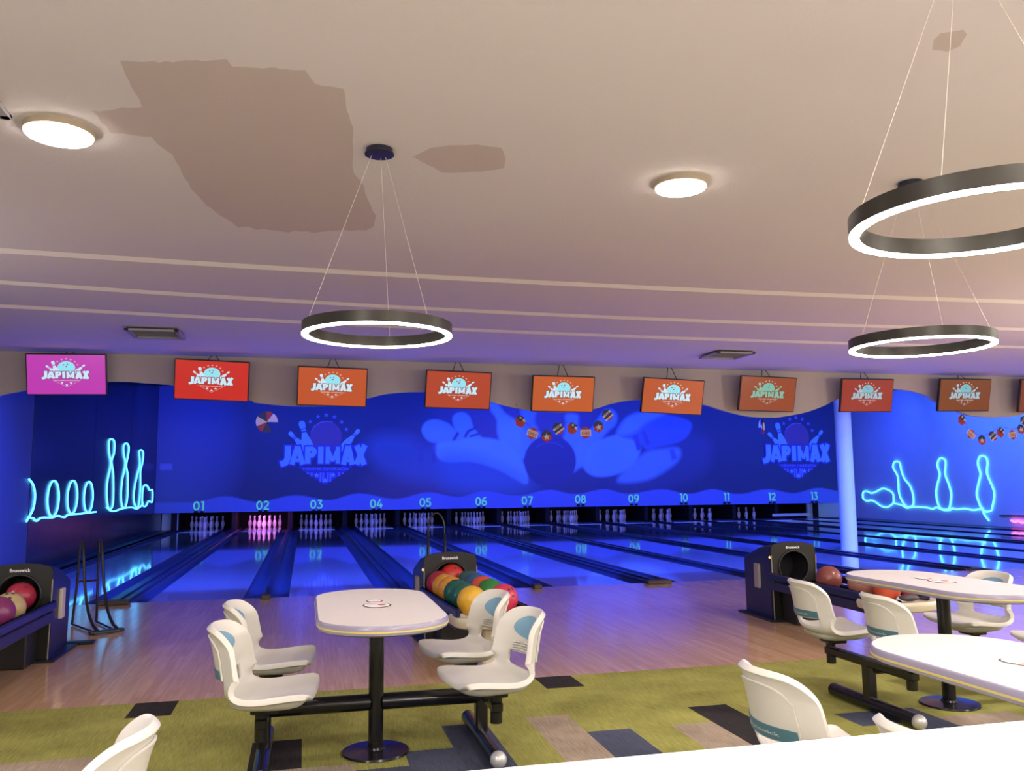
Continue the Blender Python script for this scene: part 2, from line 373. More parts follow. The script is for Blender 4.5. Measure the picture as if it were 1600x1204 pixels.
# walls
YSPLIT = 4.1
S('wall_left', MB().box((XL-.06, (YSPLIT-13.2)/2, 2.1), (.12, YSPLIT+13.2, 4.4)), M['walldark'])
mb = MB(); YP = [YSPLIT, 8.15, 11.9, 16.9]
for i in range(3): mb.box((XL-.05, (YP[i]+YP[i+1])/2, 2.1), (.12, YP[i+1]-YP[i]-.025, 4.4))
mb.box((XL-.09, (YSPLIT+19)/2, 2.1), (.1, 19-YSPLIT, 4.4), 1)
S('wall_left', mb, [M['wallgloss'], M['walldark']])
S('wall_right', MB().box((XR+.06, (-13.2+19)/2, 2.1), (.12, 32.2, 4.4)), M['wallblue'])
S('wall_back', MB().box(((XL+XR)/2, 19.05, 2.1), (XR-XL, .1, 4.4)), M['black'])
S('wall_front', MB().box(((XL+XR)/2, -13.25, 1.6), (XR-XL, .1, 3.4)), M['hallwall'])

# column standing between the lanes
mb = MB().lathe([(.155, 0), (.155, 4.3)], (10.45, 3.92, 0), 32)
S('trim_2', mb, M['column'], smooth=40)

# ================================================================== LANES
def gut(mb, x0, x1, y0, y1):
    n = 8; vs = []; fs = []
    c = (x0+x1)/2; r = (x1-x0)/2
    for yy in (y0, y1):
        for i in range(n+1):
            a = math.pi*i/n; vs.append((c-r*math.cos(a), yy, -.008-.075*math.sin(a)))
    for i in range(n): fs.append((i, i+1, n+2+i, n+1+i))
    mb.add(vs, fs)
GW = .225
NW = ['zero', 'one', 'two', 'three', 'four', 'five', 'six', 'seven', 'eight', 'nine', 'ten', 'eleven', 'twelve', 'thirteen']
for n in range(1, 14):
    x0 = LANE[n]; t = empty('bowling_lane', (x0+LW/2, 0, 0))
    tag(t, 'glossy board bowling lane running to the mural number '+NW[n], 'bowling lane', 'bowling lanes side by side')
    MB().box((0, 16.1/2+.0, -.06), (LW, 16.1, .12)).build('lane_bed', M['lane'], t)
    MB().box((0, 17.25, -.06), (LW, 2.2, .12)).build('pin_deck', M['lane'], t)
    MB().box((0, 15.3, .003), (LW*.98, .10, .006)).build('white_strip', M['white_strip'], t)
    for s_ in (-1, 1):
        mb = MB(); c = s_*(LW/2+GW/2); gut(mb, c-GW/2, c+GW/2, 0.02, 18.3)
        mb.build('gutter', M['gutter'], t, smooth=60)
def divider(xa, xb, label, sensor=True):
    a, b = xa+GW, xb-GW
    t = empty('lane_divider', ((a+b)/2, 0, 0)); tag(t, label, 'lane divider', 'dark dividers between the lanes')
    wd = b-a
    MB().cbox((0, 8.35, -.03), (wd, 16.6, .10), .012).build('capping', M['cap'], t)
    if wd > .1: MB().cbox((0, 8.35, .028), (.05, 16.5, .02), .005).build('centre_rib', M['cap'], t)
    if sensor:
        o = MB().cbox((0, 0, .025), (min(wd+.16, .34) if wd > .1 else .11, .16, .06 if wd < .1 else .05), .01).build('foul_sensor', M['brown']); o.location = ((a+b)/2, -.09, 0)
        tag(o, 'dark brown sensor block at the near end of divider'+label[23:], 'sensor block')
for n, (a, b) in GAPS.items(): divider(a, b, 'low black divider strip between lane %s and lane %s' % (NW[n], NW[n+1]), n in (1, 2, 4, 5, 7))
divider(LANE[1]-GW*2-.04, LANE[1], 'low black divider strip left of lane one', False)
divider(LANE[13]+LW, LANE[13]+LW+GW*2+.10, 'low black divider strip right of lane thirteen', False)
# floor edges beside the outer lanes
S('trim_3', MB().box((XL+(LANE[1]-GW-XL)/2-.11, 9, -.05), (LANE[1]-GW-XL-.26, 18, .09)), M['cap'])
S('trim_4', MB().box(((LANE[13]+LW+GW+.15+XR)/2, 9, -.04), (XR-LANE[13]-LW-GW-.17, 18, .08)), M['cap'])

S('trim_5', MB().box((-3.80, 17.0, .45), (.46, .1, 1.2)), M['column'])
S('trim_6', MB().box((18.55, 16.9, .45), (1.3, .1, 1.2)), M['column'])
# pin deck partitions
mb = MB()
cx = [LANE[1]-.34]+[(a+b)/2 for a, b in GAPS.values()]+[LANE[13]+LW+.3]
for i, x in enumerate(cx):
    p = MB().box((0, 17.65, .3), (.14, 1.9, .66)).build('pin_deck_partition', M['black']); p.location.x = x
    tag(p, 'black upright partition %s' % ('left of the pins of lane one' if i == 0 else ('right of lane thirteen' if i == 13 else 'between the pins of lane %s and lane %s' % (NW[i], NW[i+1]))), 'partition', 'partitions between the pin decks')

# pins
PINP = [(.0255, 0), (.0285, .006), (.042, .035), (.053, .07), (.0605, .115), (.058, .15), (.05, .185), (.038, .22), (.028, .25), (.0235, .275), (.0245, .30), (.030, .325), (.032, .345), (.029, .362), (.020, .375), (.006, .381)]
pin0 = MB().lathe(PINP, n=16).build('bowling_pin', M['pinwhite'], smooth=50)
bandm = MB()
for z, r in ((.232, .0352), (.262, .0262)): bandm.lathe([(r, z), (r-.003, z+.012)], n=16, cap=False)
band0 = bandm.build('neck_stripe', M['pinred'], pin0, smooth=50)
first = True
for n in range(1, 13):
    xc = LANE[n]+LW/2
    for row in range(4):
        for k in range(row+1):
            if n == 12 and row == 0: continue
            if first: p = pin0; first = False
            else: p = copy_tree(pin0)
            p.location = (xc+(k-row/2)*.3048, 16.9+row*.264, 0)
            hue = 'pink-lit' if n == 2 else 'blue-lit'
            if row == 0: tag(p, 'foremost %s pin of the triangle under number %s' % (hue, NW[n]), 'bowling pin', 'pins of lane '+NW[n])
            else:
                side = 'left' if k == 0 else ('right' if k == row else 'inner')
                tag(p, '%s pin in row %s behind the foremost pin under number %s' % ({'left': 'leftmost '+hue, 'right': 'rightmost '+hue, 'inner': 'inner '+hue}[side], ['', 'one', 'two', 'three'][row], NW[n]), 'bowling pin', 'pins of lane '+NW[n])
tag(MB().cbox((LANE[13]+.25, 16.6, .12), (1.5, .05, .10), .01).build('pin_sweeper', M['pinwhite']), 'pale blue-lit sweep bar lowered in front of the pit at lane thirteen', 'sweep bar')

tag(MB().tube([(-1.50, 15.711, .565), (-.62, 15.711, .565)], .012, 8).build('pink_light_bar', mat('pink_bar', (.8, .3, .7), .4, emit=(1, .2, .8), es=1.6)), 'thin pink light bar under the mural edge at lane two', 'light bar')

# ================================================================== MURAL
ZM0 = V(800, 793, YM).z
def sdist(px, py, poly):
    P = np.array(poly, float); Q = np.roll(P, -1, 0); ins = np.zeros(px.shape, bool); d2 = np.full(px.shape, 1e12)
    for (x0, y0), (x1, y1) in zip(P, Q):
        dx, dy = x1-x0, y1-y0; t = np.clip(((px-x0)*dx+(py-y0)*dy)/(dx*dx+dy*dy+1e-9), 0, 1)
        d2 = np.minimum(d2, (px-x0-t*dx)**2+(py-y0-t*dy)**2)
        c = ((y0 > py) != (y1 > py)) & (px < dx*(py-y0)/(dy+1e-12)+x0); ins ^= c
    d = np.sqrt(d2); return np.where(ins, d, -d)
def paint_mural():
    x0, x1, z0, z1 = XL+.01, V(1311, 700, YM).x, ZM0, 4.25
    nx, nz = 800, 110
    X, Z = np.meshgrid(np.linspace(x0, x1, nx+1), np.linspace(z0, z1, nz+1))
    D = np.stack([X-CO[0], np.full(X.shape, YM)-CO[1], Z-CO[2]], -1)
    wv = D @ FW; px = 800+F_PX*(D @ RT)/wv; py = 602-F_PX*(D @ UP)/wv
    C = np.zeros(X.shape+(3,)); base = np.array([.05, .06, .125]); C[:] = base
    def over(poly, c, soft=2., a=1., mod=None, sp=True):
        nonlocal C
        if sp: poly = spline(poly, 6)
        s = sdist(px, py, poly); k = np.clip(s/soft*.5+.5, 0, 1)*a
        if mod is not None: k = k*mod
        C = C*(1-k[..., None])+np.array(c)*k[..., None]
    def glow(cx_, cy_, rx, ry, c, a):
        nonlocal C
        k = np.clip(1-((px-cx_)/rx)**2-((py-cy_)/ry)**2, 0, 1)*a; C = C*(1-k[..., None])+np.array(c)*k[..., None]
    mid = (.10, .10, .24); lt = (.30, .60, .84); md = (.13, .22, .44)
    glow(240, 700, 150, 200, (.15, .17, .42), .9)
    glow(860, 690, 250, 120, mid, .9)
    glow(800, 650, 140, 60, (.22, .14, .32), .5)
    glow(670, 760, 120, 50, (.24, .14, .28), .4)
    # faint lying pin at far left and right
    over([(575, 690), (600, 678), (640, 683), (665, 695), (720, 690), (780, 700), (830, 740), (835, 765), (780, 775), (700, 760), (620, 745), (580, 720)], md, 14, .5)
    over([(1110, 690), (1070, 684), (1010, 700), (960, 745), (965, 765), (1040, 765), (1100, 740)], mid, 10, .5)
    # standing blurred pin (top middle left) and others behind
    over([(764, 628), (778, 632), (790, 646), (812, 660), (826, 680), (828, 700), (816, 718), (792, 712), (778, 680), (776, 655), (766, 640)], lt, 2.5, .9)
    over([(814, 640), (836, 640), (836, 660), (850, 690), (840, 720), (815, 700), (818, 660)], (.24, .46, .72), 3, .8)
    over([(884, 648), (902, 648), (904, 665), (912, 690), (905, 730), (885, 735), (878, 700), (884, 665)], (.26, .50, .76), 3, .9)
    over([(946, 640), (962, 645), (962, 662), (944, 680), (925, 715), (905, 730), (902, 700), (925, 668)], (.26, .50, .76), 3, .9)
    # near pins left
    over([(659, 674), (664, 660), (680, 655), (700, 661), (715, 674), (735, 682), (735, 700), (700, 692), (672, 690)], (.24, .46, .72), 1.5, 1)
    over([(707, 655), (712, 646), (724, 644), (734, 651), (740, 667), (752, 682), (770, 695), (730, 700), (722, 680), (712, 672)], (.26, .50, .76), 1.5, 1)
    over([(706, 688), (714, 674), (718, 676), (710, 690)], (.08, .08, .20), 1, 1, sp=False)
    over([(724, 682), (730, 672), (744, 666), (745, 669), (733, 675), (728, 684)], (.08, .08, .20), 1, 1, sp=False)
    over([(733, 680), (748, 676), (749, 679), (734, 683)], (.08, .08, .20), 1, 1, sp=False)
    # big lying pin with streaks
    over([(680, 693), (720, 687), (760, 684), (790, 692), (812, 712), (824, 740), (820, 756), (780, 735), (740, 722), (700, 722), (682, 712)], lt, 2, .95)
    over([(690, 716), (740, 716), (800, 740), (815, 760), (760, 768), (700, 760)], md, 16, .8)
    for yy in (695, 700): over([(730, yy), (770, yy-1), (795, yy+8), (797, yy+9.4), (770, yy+.6), (730, yy+1.4)], (.42, .50, .92), 1.5, .5, sp=False)
    for xx in (657, 678): over([(xx-3, 693), (xx+4, 693), (xx+3, 722), (xx-4, 722)], (.12, .11, .28), 2, .8, sp=False)
    # right pins
    over([(912, 722), (918, 700), (935, 688), (965, 678), (990, 674), (1000, 690), (1000, 706), (988, 728), (960, 742), (930, 744), (914, 734)], (.26, .52, .78), 2, .95)
    over([(964, 678), (980, 652), (1010, 643), (1045, 648), (1078, 658), (1078, 675), (1062, 690), (1030, 698), (1010, 702), (998, 690)], (.12, .20, .46), 2, .95)
    over([(964, 678), (980, 652), (1010, 643), (1040, 645), (1010, 660), (990, 676)], (.26, .50, .76), 4, .9)
    over([(988, 680), (996, 678), (1003, 700), (996, 705)], (.12, .12, .36), 1.2, 1, sp=False)
    over([(1002, 674), (1008, 672), (1016, 692), (1010, 696)], (.12, .12, .36), 1.2, 1, sp=False)
    over([(965, 752), (985, 725), (1010, 706), (1035, 701), (1060, 700), (1062, 715), (1045, 732), (1010, 750)], (.24, .46, .70), 4, .85)
    over([(1046, 702), (1053, 701), (1058, 716), (1050, 720)], (.13, .13, .38), 1.5, .8, sp=False)
    # ball
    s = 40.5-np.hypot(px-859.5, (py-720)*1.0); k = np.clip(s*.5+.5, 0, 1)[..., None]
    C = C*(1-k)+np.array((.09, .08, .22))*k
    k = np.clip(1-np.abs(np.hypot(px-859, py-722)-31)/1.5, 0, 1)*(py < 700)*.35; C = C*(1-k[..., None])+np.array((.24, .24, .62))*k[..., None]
    # lower wave band
    ex = [(240, 785), (300, 784.5), (352, 775), (402, 783.6), (463, 773.5), (513, 780.8), (561, 770.5), (617, 779), (671, 769), (716, 776), (756, 767), (808, 774), (859, 765), (899, 771.5), (944, 764), (981, 771), (1034, 764), (1077, 771), (1113.5, 764), (1153, 771.5), (1200, 764), (1239, 770), (1279, 762), (1320, 768)]
    exx = np.array([e[0] for e in ex], float); exy = np.array([e[1] for e in ex])
    ii = np.clip(np.searchsorted(exx, px)-1, 0, len(ex)-2); tt = np.clip((px-exx[ii])/(exx[ii+1]-exx[ii]), 0, 1); tt = (1-np.cos(np.pi*tt))/2
    wv_ = exy[ii]*(1-tt)+exy[ii+1]*tt
    ker = py-wv_; k = np.clip(ker*.8+.5, 0, 1)[..., None]; C = C*(1-k)+np.array((.16, .22, .58))*k
    # faint rectangle by the left wall
    over([(250, 724), (269, 724), (269, 734), (250, 734)], (.26, .30, .70), 1, .9, sp=False)
    vs = np.stack([X, np.full(X.shape, YM), Z], -1).reshape(-1, 3)
    idx = np.arange((nx+1)*(nz+1)).reshape(nz+1, nx+1)
    fs = np.stack([idx[:-1, :-1], idx[:-1, 1:], idx[1:, 1:], idx[1:, :-1]], -1).reshape(-1, 4)
    me = bpy.data.meshes.new('masking_panel'); nv = len(vs)
    allv = vs.tolist(); b0 = nv
    allv += [(x0, YM+.05, z0), (x1, YM+.05, z0), (x1, YM+.05, z1), (x0, YM+.05, z1), (x0, YM, z0), (x1, YM, z0), (x1, YM, z1), (x0, YM, z1)]
    fl = fs.tolist()+[[b0+1, b0, b0+3, b0+2], [b0+4, b0, b0+1, b0+5], [b0+5, b0+1, b0+2, b0+6], [b0, b0+4, b0+7, b0+3]]
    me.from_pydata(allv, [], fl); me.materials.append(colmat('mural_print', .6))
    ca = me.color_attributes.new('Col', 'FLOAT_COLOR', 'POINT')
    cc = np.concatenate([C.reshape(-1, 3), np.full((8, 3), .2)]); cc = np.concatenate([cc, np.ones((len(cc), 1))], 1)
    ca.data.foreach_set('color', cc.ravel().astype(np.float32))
    o = bpy.data.objects.new('masking_panel', me); col.objects.link(o); return o
mural = paint_mural()
tag(mural, 'long blue mural panel of pins and a ball above the lane ends', 'mural')

# ------------------------------------------------------------------ flat graphics
def text_geo(body, w_, h_, bold=.02):
    cu = bpy.data.curves.new('lettering', 'FONT'); cu.body = body; cu.size = 1; cu.offset = bold; cu.resolution_u = 3; cu.align_x = 'LEFT'
    o = bpy.data.objects.new('lettering', cu); col.objects.link(o)
    dg = bpy.context.evaluated_depsgraph_get(); me = bpy.data.meshes.new_from_object(o.evaluated_get(dg))
    vs = [v.co.copy() for v in me.vertices]; fs = [tuple(p.vertices) for p in me.polygons]
    bpy.data.objects.remove(o); bpy.data.curves.remove(cu); bpy.data.meshes.remove(me)
    xa = min(v.x for v in vs); xb = max(v.x for v in vs); ya = min(v.y for v in vs); yb = max(v.y for v in vs)
    if w_ is None: w_ = h_*(xb-xa)/(yb-ya)
    return [((v.x-xa)/(xb-xa)*w_-w_/2, (v.y-ya)/(yb-ya)*h_-h_/2) for v in vs], fs
def circ(cx_, cy_, r, n=28, ry=None): return [(cx_+r*math.cos(2*math.pi*i/n), cy_+(ry or r)*math.sin(2*math.pi*i/n)) for i in range(n)]
def star(cx_, cy_, r, k=5, rot=90, q=.42): return [(cx_+(r if i % 2 == 0 else r*q)*math.cos(R(rot+i*180/k)), cy_+(r if i % 2 == 0 else r*q)*math.sin(R(rot+i*180/k))) for i in range(2*k)]
PO = [(.0, 1.0), (.055, .985), (.083, .94), (.085, .88), (.068, .80), (.06, .73), (.07, .66), (.10, .57), (.135, .46), (.155, .34), (.15, .22), (.12, .10), (.085, .0)]
PIN2 = PO+[(-x, y) for x, y in PO[::-1][:-1]]
def pin2d(head, base, wf=1.0, seg=(0, 1)):
    h = Vector(head); b = Vector(base); d = h-b; n = Vector((d.y, -d.x)); out = []
    for x, y in PIN2:
        y = min(max(y, seg[0]), seg[1]); p = b+d*y+n*x*wf; out.append((p.x, p.y))
    return out
def u(x, y): return ((x-765)/1180, (700-y)/1180)
def uu(l): return [u(*p) for p in l]
LETTERS = None
STK = [(78, [(262, 572), (262, 735), (238, 798), (168, 818)]), (66, [(318, 822), (388, 582)]), (66, [(462, 822), (392, 582)]), (46, [(350, 765), (430, 765)]),
       (74, [(527, 585), (527, 812)]), (60, [(527, 612), (585, 612), (616, 640), (616, 664), (590, 700), (540, 704)]), (72, [(700, 585), (700, 812)]),
       (56, [(792, 812), (792, 585)]), (46, [(785, 590), (862, 780)]), (46, [(862, 780), (938, 590)]), (56, [(931, 585), (931, 812)]),
       (70, [(1008, 826), (1066, 572)]), (70, [(1128, 826), (1070, 572)]), (46, [(1030, 768), (1110, 768)]), (76, [(1186, 566), (1290, 828)]), (76, [(1298, 560), (1184, 824)])]
def stroke_union(stk, grow):
    vs = []; fc = []
    for w_, P in stk:
        P = [Vector(p) for p in P]; h = w_/2+grow
        for a, b in zip(P[:-1], P[1:]):
            if (b-a).length < 1e-6: continue
            d = (b-a).normalized(); n = Vector((-d.y, d.x))*h; e = d*grow
            a2 = a-e if a == P[0] else a; b2 = b+e if b == P[-1] else b
            k = len(vs); vs += [a2-n, b2-n, b2+n, a2+n]; fc.append([k, k+1, k+2, k+3])
        for a in P[1:-1]:
            k = len(vs); vs += [a+Vector((math.cos(R(45*i+22)), math.sin(R(45*i+22))))*h for i in range(8)]; fc.append(list(range(k, k+8)))
    rv, re, rf, ov, oe, of = geometry.delaunay_2d_cdt(vs, [], fc, 1, 1e-4)
    return [(p.x, p.y) for p in rv], [tuple(f) for f, o in zip(rf, of) if o]
def letter_union(grow):
    v, f = stroke_union(STK, grow); return [u(*p) for p in v], [k[::-1] for k in f]
def arc_(cx_, cy_, rx, ry, a0, a1, n=14): return [(cx_+rx*math.cos(R(a0+(a1-a0)*i/n)), cy_+ry*math.sin(R(a0+(a1-a0)*i/n))) for i in range(n+1)]
DIG = {'0': [arc_(.34, .5, .25, .41, 0, 362, 24)], '1': [[(.08, .91), (.36, .91)], [(.30, .98), (.30, 0)]],
       '2': [arc_(.32, .67, .22, .24, 165, -35)+[(.10, .12)], [(.06, .085), (.62, .085)]],
       '3': [[(.08, .91), (.54, .91)], [(.52, .90), (.28, .58)], arc_(.29, .32, .25, .24, 95, -150)],
       '4': [[(.42, .98), (.08, .30)], [(.04, .29), (.68, .29)], [(.50, .55), (.50, 0)]],
       '5': [[(.14, .91), (.56, .91)], [(.16, .95), (.13, .50)], [(.13, .55), (.30, .58)], arc_(.29, .32, .26, .245, 90, -150)],
       '6': [arc_(.34, .32, .235, .24, 0, 362, 20), arc_(.50, .38, .40, .54, 185, 85)],
       '7': [[(.05, .91), (.62, .91)], [(.58, .92), (.24, 0)]],
       '8': [arc_(.34, .72, .20, .19, 0, 362, 18), arc_(.34, .285, .245, .21, 0, 362, 20)],
       '9': [arc_(.34, .68, .235, .24, 0, 362, 20), arc_(.18, .62, .40, .54, 5, -85)]}
def number_geo(txt, h):
    stk = []; x = 0
    for ch in txt:
        wd = .46 if ch == '1' else .72
        for P in DIG[ch]: stk.append((.165, [(a+x, b) for a, b in P]))
        x += wd
    v, f = stroke_union(stk, 0); return [((a-x/2)*h, (b-.5)*h) for a, b in v], f
LG = {}
def logo(parent, place, mats, screen=False):
    """place(a,b,layer)->3-D; mats: dict white, ball, dark, star, sub"""
    def put(name, polys, m, lay, geo=None):
        mb = MB()
        for p in polys: mb.flat(p, lambda a, b: place(a, b, lay))
        if geo: mb.add([place(a, b, lay) for a, b in geo[0]], geo[1])
        return mb.build(name, m, parent)
    sh = uu([(395, 858), (1135, 858), (765, 1098)])
    if not screen: put('logo_shield', [sh], mats['dark'], 1)
    put('logo_ball', [[(a, b) for a, b in circ(*u(765, 455), 215/1180, 40)]], mats['ball'], 2)
    if screen:
        for q_ in (circ(*u(700, 360), .017, 10), circ(*u(790, 340), .017, 10), circ(*u(765, 420), .02, 10)): put('ball_finger_hole', [q_], mats['dark'], 3)
    else: put('ball_highlight', [uu([(560, 385), (600, 310), (680, 255), (770, 238), (860, 250), (860, 256), (770, 248), (685, 265), (608, 320), (568, 390)])], mats['hl'], 3)
    pins = [((430, 238), (565, 760), .95), ((272, 390), (560, 680), .85), ((1218, 350), (960, 640), .85)]
    for k_, (h, b, wf) in enumerate(pins): put('logo_pin', [pin2d(u(*h), u(*b), wf)], mats['white'], 4+.2*k_)
    bands = []
    for h, b, wf in pins:
        for s0, s1 in ((.70, .735), (.775, .80)): bands.append(pin2d(u(*h), u(*b), wf*1.05, (s0, s1)))
    for b in bands: put('pin_neck_band', [b], mats['dark'], 5)
    for x, y in ((550, 250), (655, 183), (765, 160), (875, 183), (975, 250), (1040, 352)): put('logo_star', [star(*u(x, y), 34/1180)], mats['star'], 4)
    if not LG: LG['a'] = letter_union(0); LG['b'] = letter_union(20)
    put('lettering_outline', [], mats['dark'], 6, LG['b'])
    put('logo_lettering', [], mats['white'], 7, LG['a'])
    g = text_geo('MÁXIMA DIVERSIÓN', 605/1180, 50/1180, .02); off2 = u(767, 878)
    put('small_lettering', [], mats['sub'], 7, ([(a+off2[0], b+off2[1]) for a, b in g[0]], g[1]))
    st = [star(*u(x, y), 42/1180) for x, y in ((650, 965), (870, 965), (765, 1035))]
    for q_ in st: put('shield_star', [q_], mats['white'], 3)
    if screen:
        L_ = [uu([(395, 858), (405, 858), (765, 1092), (1125, 858), (1135, 858), (765, 1104)])]; put('shield_outline', L_, mats['star'], 2)
    else:
        bars = [uu([(x, 930), (x+26, 930), (x+26, min(1060, 1098-abs(x+13-765)*.64)), (x, min(1060, 1098-abs(x+13-765)*.64))]) for x in (520, 570, 725, 785, 935, 985, 690, 820)]
        for q_ in bars: put('shield_stripe', [q_], mats['sub'], 2)
mm = dict(white=mat('mural_white', (.30, .62, .95), .6), ball=mat('mural_ball', (.20, .10, .22), .6), dark=mat('mural_dark', (.07, .08, .40), .6),
          star=mat('mural_star', (.26, .26, .66), .6), sub=mat('mural_sub', (.26, .30, .72), .6), hl=mat('mural_highlight', (.32, .24, .55), .6))
for cx_, cy_ in ((509, 694), (1245, 690)):
    c = V(cx_, cy_, YM); wid = (V(cx_+68.5, cy_, YM)-V(cx_-68.5, cy_, YM)).x if cx_ < 800 else (V(cx_+53, cy_, YM)-V(cx_-53, cy_, YM)).x
    hh = (V(cx_, cy_-50, YM)-V(cx_, cy_+50, YM)).z/100*137.2 if cx_ < 800 else (V(cx_, cy_-50, YM)-V(cx_, cy_+50, YM)).z/100*122
    zc = V(cx_, 711 if cx_ < 800 else 708, YM).z
    e = MB(); logo(mural, (lambda a, b, l, c=c, wid=wid, hh=hh, zc=zc: (c.x+a*wid, YM-.004*l, zc+b*hh)), mm)
nump = {1: 311, 2: 411, 3: 495, 4: 588, 5: 665, 6: 752, 7: 824, 8: 907, 9: 990, 10: 1068, 11: 1135, 12: 1206, 13: 1272}
numy = {1: 790, 2: 789, 3: 787.5, 4: 786.5, 5: 784.5, 6: 783, 7: 781.5, 8: 779.5, 9: 778.5, 10: 777, 11: 776, 12: 775.5, 13: 774.5}
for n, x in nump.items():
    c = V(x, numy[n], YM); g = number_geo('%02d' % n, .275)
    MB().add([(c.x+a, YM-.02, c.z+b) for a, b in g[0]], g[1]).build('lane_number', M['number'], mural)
    c2 = V(x, numy[n]+9.5, YM)
    for dx in (-.08, .08): MB().cbox((c2.x+dx, YM-.03, c2.z), (.10, .05, .06), .01).build('indicator_lamp', M['black'], mural)

# ================================================================== MONITORS
MON = [(42, 553, 168, 553, 617, (.50, .035, .42), 'magenta'), (273, 559, 390, 567, 624, (.56, .016, .010), 'bright red'), (465, 571, 574, 577, 633, (.50, .075, .016), 'orange-red'),
       (665, 577, 767, 583, 637, (.42, .045, .014), 'dark orange-red'), (831, 586, 928, 589, 642, (.50, .085, .016), 'orange'), (1003, 588, 1098, 596, 645, (.46, .070, .014), 'deep orange'),
       (1155, 586, 1242, 591, 641, (.27, .040, .010), 'brownish orange'), (1313, 592, 1394, 592, 642, (.30, .018, .012), 'dark red'), (1466, 592, 1546, 592, 641, (.19, .040, .008), 'brown')]
YMON = .95
for i, (x0, y0, x1, y1, yb, c, cn) in enumerate(MON+[(1592, 593, 1672, 593, 642, (.19, .03, .01), 'dark brown')]):
    a = V(x0, y0, YMON); b = V(x1, y1, YMON); W_ = (b-a).length; slope = math.atan2(b.z-a.z, b.x-a.x)
    bot = V((x0+x1)/2, yb+(1.5 if i else 0), YMON).z; mid = (a+b)/2; H_ = (mid.z-bot)*1.01
    cz = (mid.z+bot)/2
    rec = math.atan((x1-x0)/1e9)
    t = empty('monitor', (mid.x, YMON, cz), rot=(R(13), -slope*.6, 0))
    where = ['leftmost in the row', 'second from the left', 'third from the left', 'fourth from the left', 'in the middle of the row', 'sixth from the left', 'seventh from the left', 'over the white column', 'second from the right edge', 'cut off at the right edge'][i]
    tag(t, 'ceiling-hung monitor with %s screen and bowling logo, %s' % (cn, where), 'monitor', 'monitors over the foul line')
    MB().cbox((0, .03, 0), (W_, .05, H_), .006).build('casing', M['bezel'], t)
    sm = bpy.data.materials.new('screen_'+cn.replace(' ', '_')); sm.use_nodes = True; bs = sm.node_tree.nodes['Principled BSDF']
    bs.inputs['Base Color'].default_value = (.02, .02, .02, 1); bs.inputs['Roughness'].default_value = .25; bs.inputs['Emission Color'].default_value = (*c, 1); bs.inputs['Emission Strength'].default_value = 1
    s_ = MB().box((0, .004, 0), (W_-.03, .006, H_-.03)).build('screen', sm, t)
    k = .62 if i else .62
    lm = dict(white=mat('screen_white', (.02,)*3, .3, emit=(.62, .82, .95) if i != 6 else (.35, .75, .55), es=.95 if i < 6 else .6), ball=mat('screen_ball', (.02,)*3, .3, emit=(.30, .78, .92) if i != 6 else (.25, .75, .6), es=.95 if i < 6 else .6),
              dark=mat('screen_dark', (.02,)*3, .3, emit=tuple(k_*.45+.03 for k_ in c), es=1), star=mat('screen_star', (.02,)*3, .3, emit=(.95, .62, .55), es=.7), sub=mat('screen_sub', (.02,)*3, .3, emit=(.9, .6, .55), es=.8), hl=None)
    ww = W_*.60
    logo(s_, (lambda a_, b_, l, ww=ww, H_=H_: (a_*ww, .0005-.0006*l, b_*ww*.80+H_*-.01)), lm, True)
    wz = mid.z
    for dx in (-.05, .06):
        p0 = Vector((mid.x+dx*1.6, YMON+.04, cz+H_/2-.02)); p1 = Vector((mid.x+dx*.5, YMON+.10, 3.05))
        o = MB().tube([p0, p1], .006, 6).build('hanging_cable', M['blackwire'], t)
        o.matrix_parent_inverse = (Matrix.Translation(t.location) @ t.rotation_euler.to_matrix().to_4x4()).inverted()

# ================================================================== NEON SIGNS
def neon(name, figs, X, r, label, base=None):
    t = empty(name, (X, 0, 0)); tag(t, label, 'neon sign')
    d = .022 if X < 0 else -.03
    for nm, pts, closed in figs:
        P = [VX(x, y, X+d) for x, y in spline(pts, 5, closed)]
        MB().tube([(p.x-X, p.y, p.z) for p in P], r, 6, closed).build(nm, M['neon'], t, smooth=60)
    return t
def z4(l, ox, oy, k): return [(ox+x/k, oy+y/k) for x, y in l]
rk = 1600/270
figs = [('neon_pin', z4([(105, 440), (110, 405), (140, 397), (185, 415), (230, 400), (290, 372), (345, 388), (385, 420), (390, 470), (385, 510), (330, 545), (275, 535), (225, 500), (185, 482), (145, 488), (112, 470)], 1330, 700, rk), True),
        ('neon_pin', z4([(385, 165), (395, 130), (422, 120), (450, 140), (460, 200), (490, 280), (540, 345), (568, 420), (575, 500), (560, 535), (510, 540), (465, 480), (440, 410), (435, 320), (425, 250), (390, 190)], 1330, 700, rk), True),
        ('neon_pin', z4([(797, 140), (812, 100), (840, 92), (868, 110), (872, 150), (868, 240), (900, 330), (922, 410), (920, 480), (900, 560), (830, 560), (795, 490), (785, 400), (800, 320), (818, 240), (800, 180)], 1330, 700, rk), True),
        ('neon_pin', z4([(1170, 130), (1185, 80), (1215, 70), (1250, 90), (1260, 140), (1255, 230), (1290, 320), (1318, 390), (1322, 450), (1308, 530), (1290, 580), (1220, 578), (1180, 500), (1160, 420), (1175, 330), (1195, 240), (1178, 180)], 1330, 700, rk), True),
        ('base_line', z4([(385, 508), (470, 528), (510, 552), (580, 542), (700, 550), (750, 562), (790, 548), (850, 572), (910, 572), (940, 556), (970, 566), (1050, 558), (1120, 572), (1200, 566), (1225, 580)], 1330, 700, rk), False),
        ('tail', z4([(1212, 550), (1228, 610), (1275, 672)], 1330, 700, rk), False)]
neon('neon_sign', figs, XR, .022, 'cyan neon outline of four bowling pins on the right blue wall')
lk = 1600/260
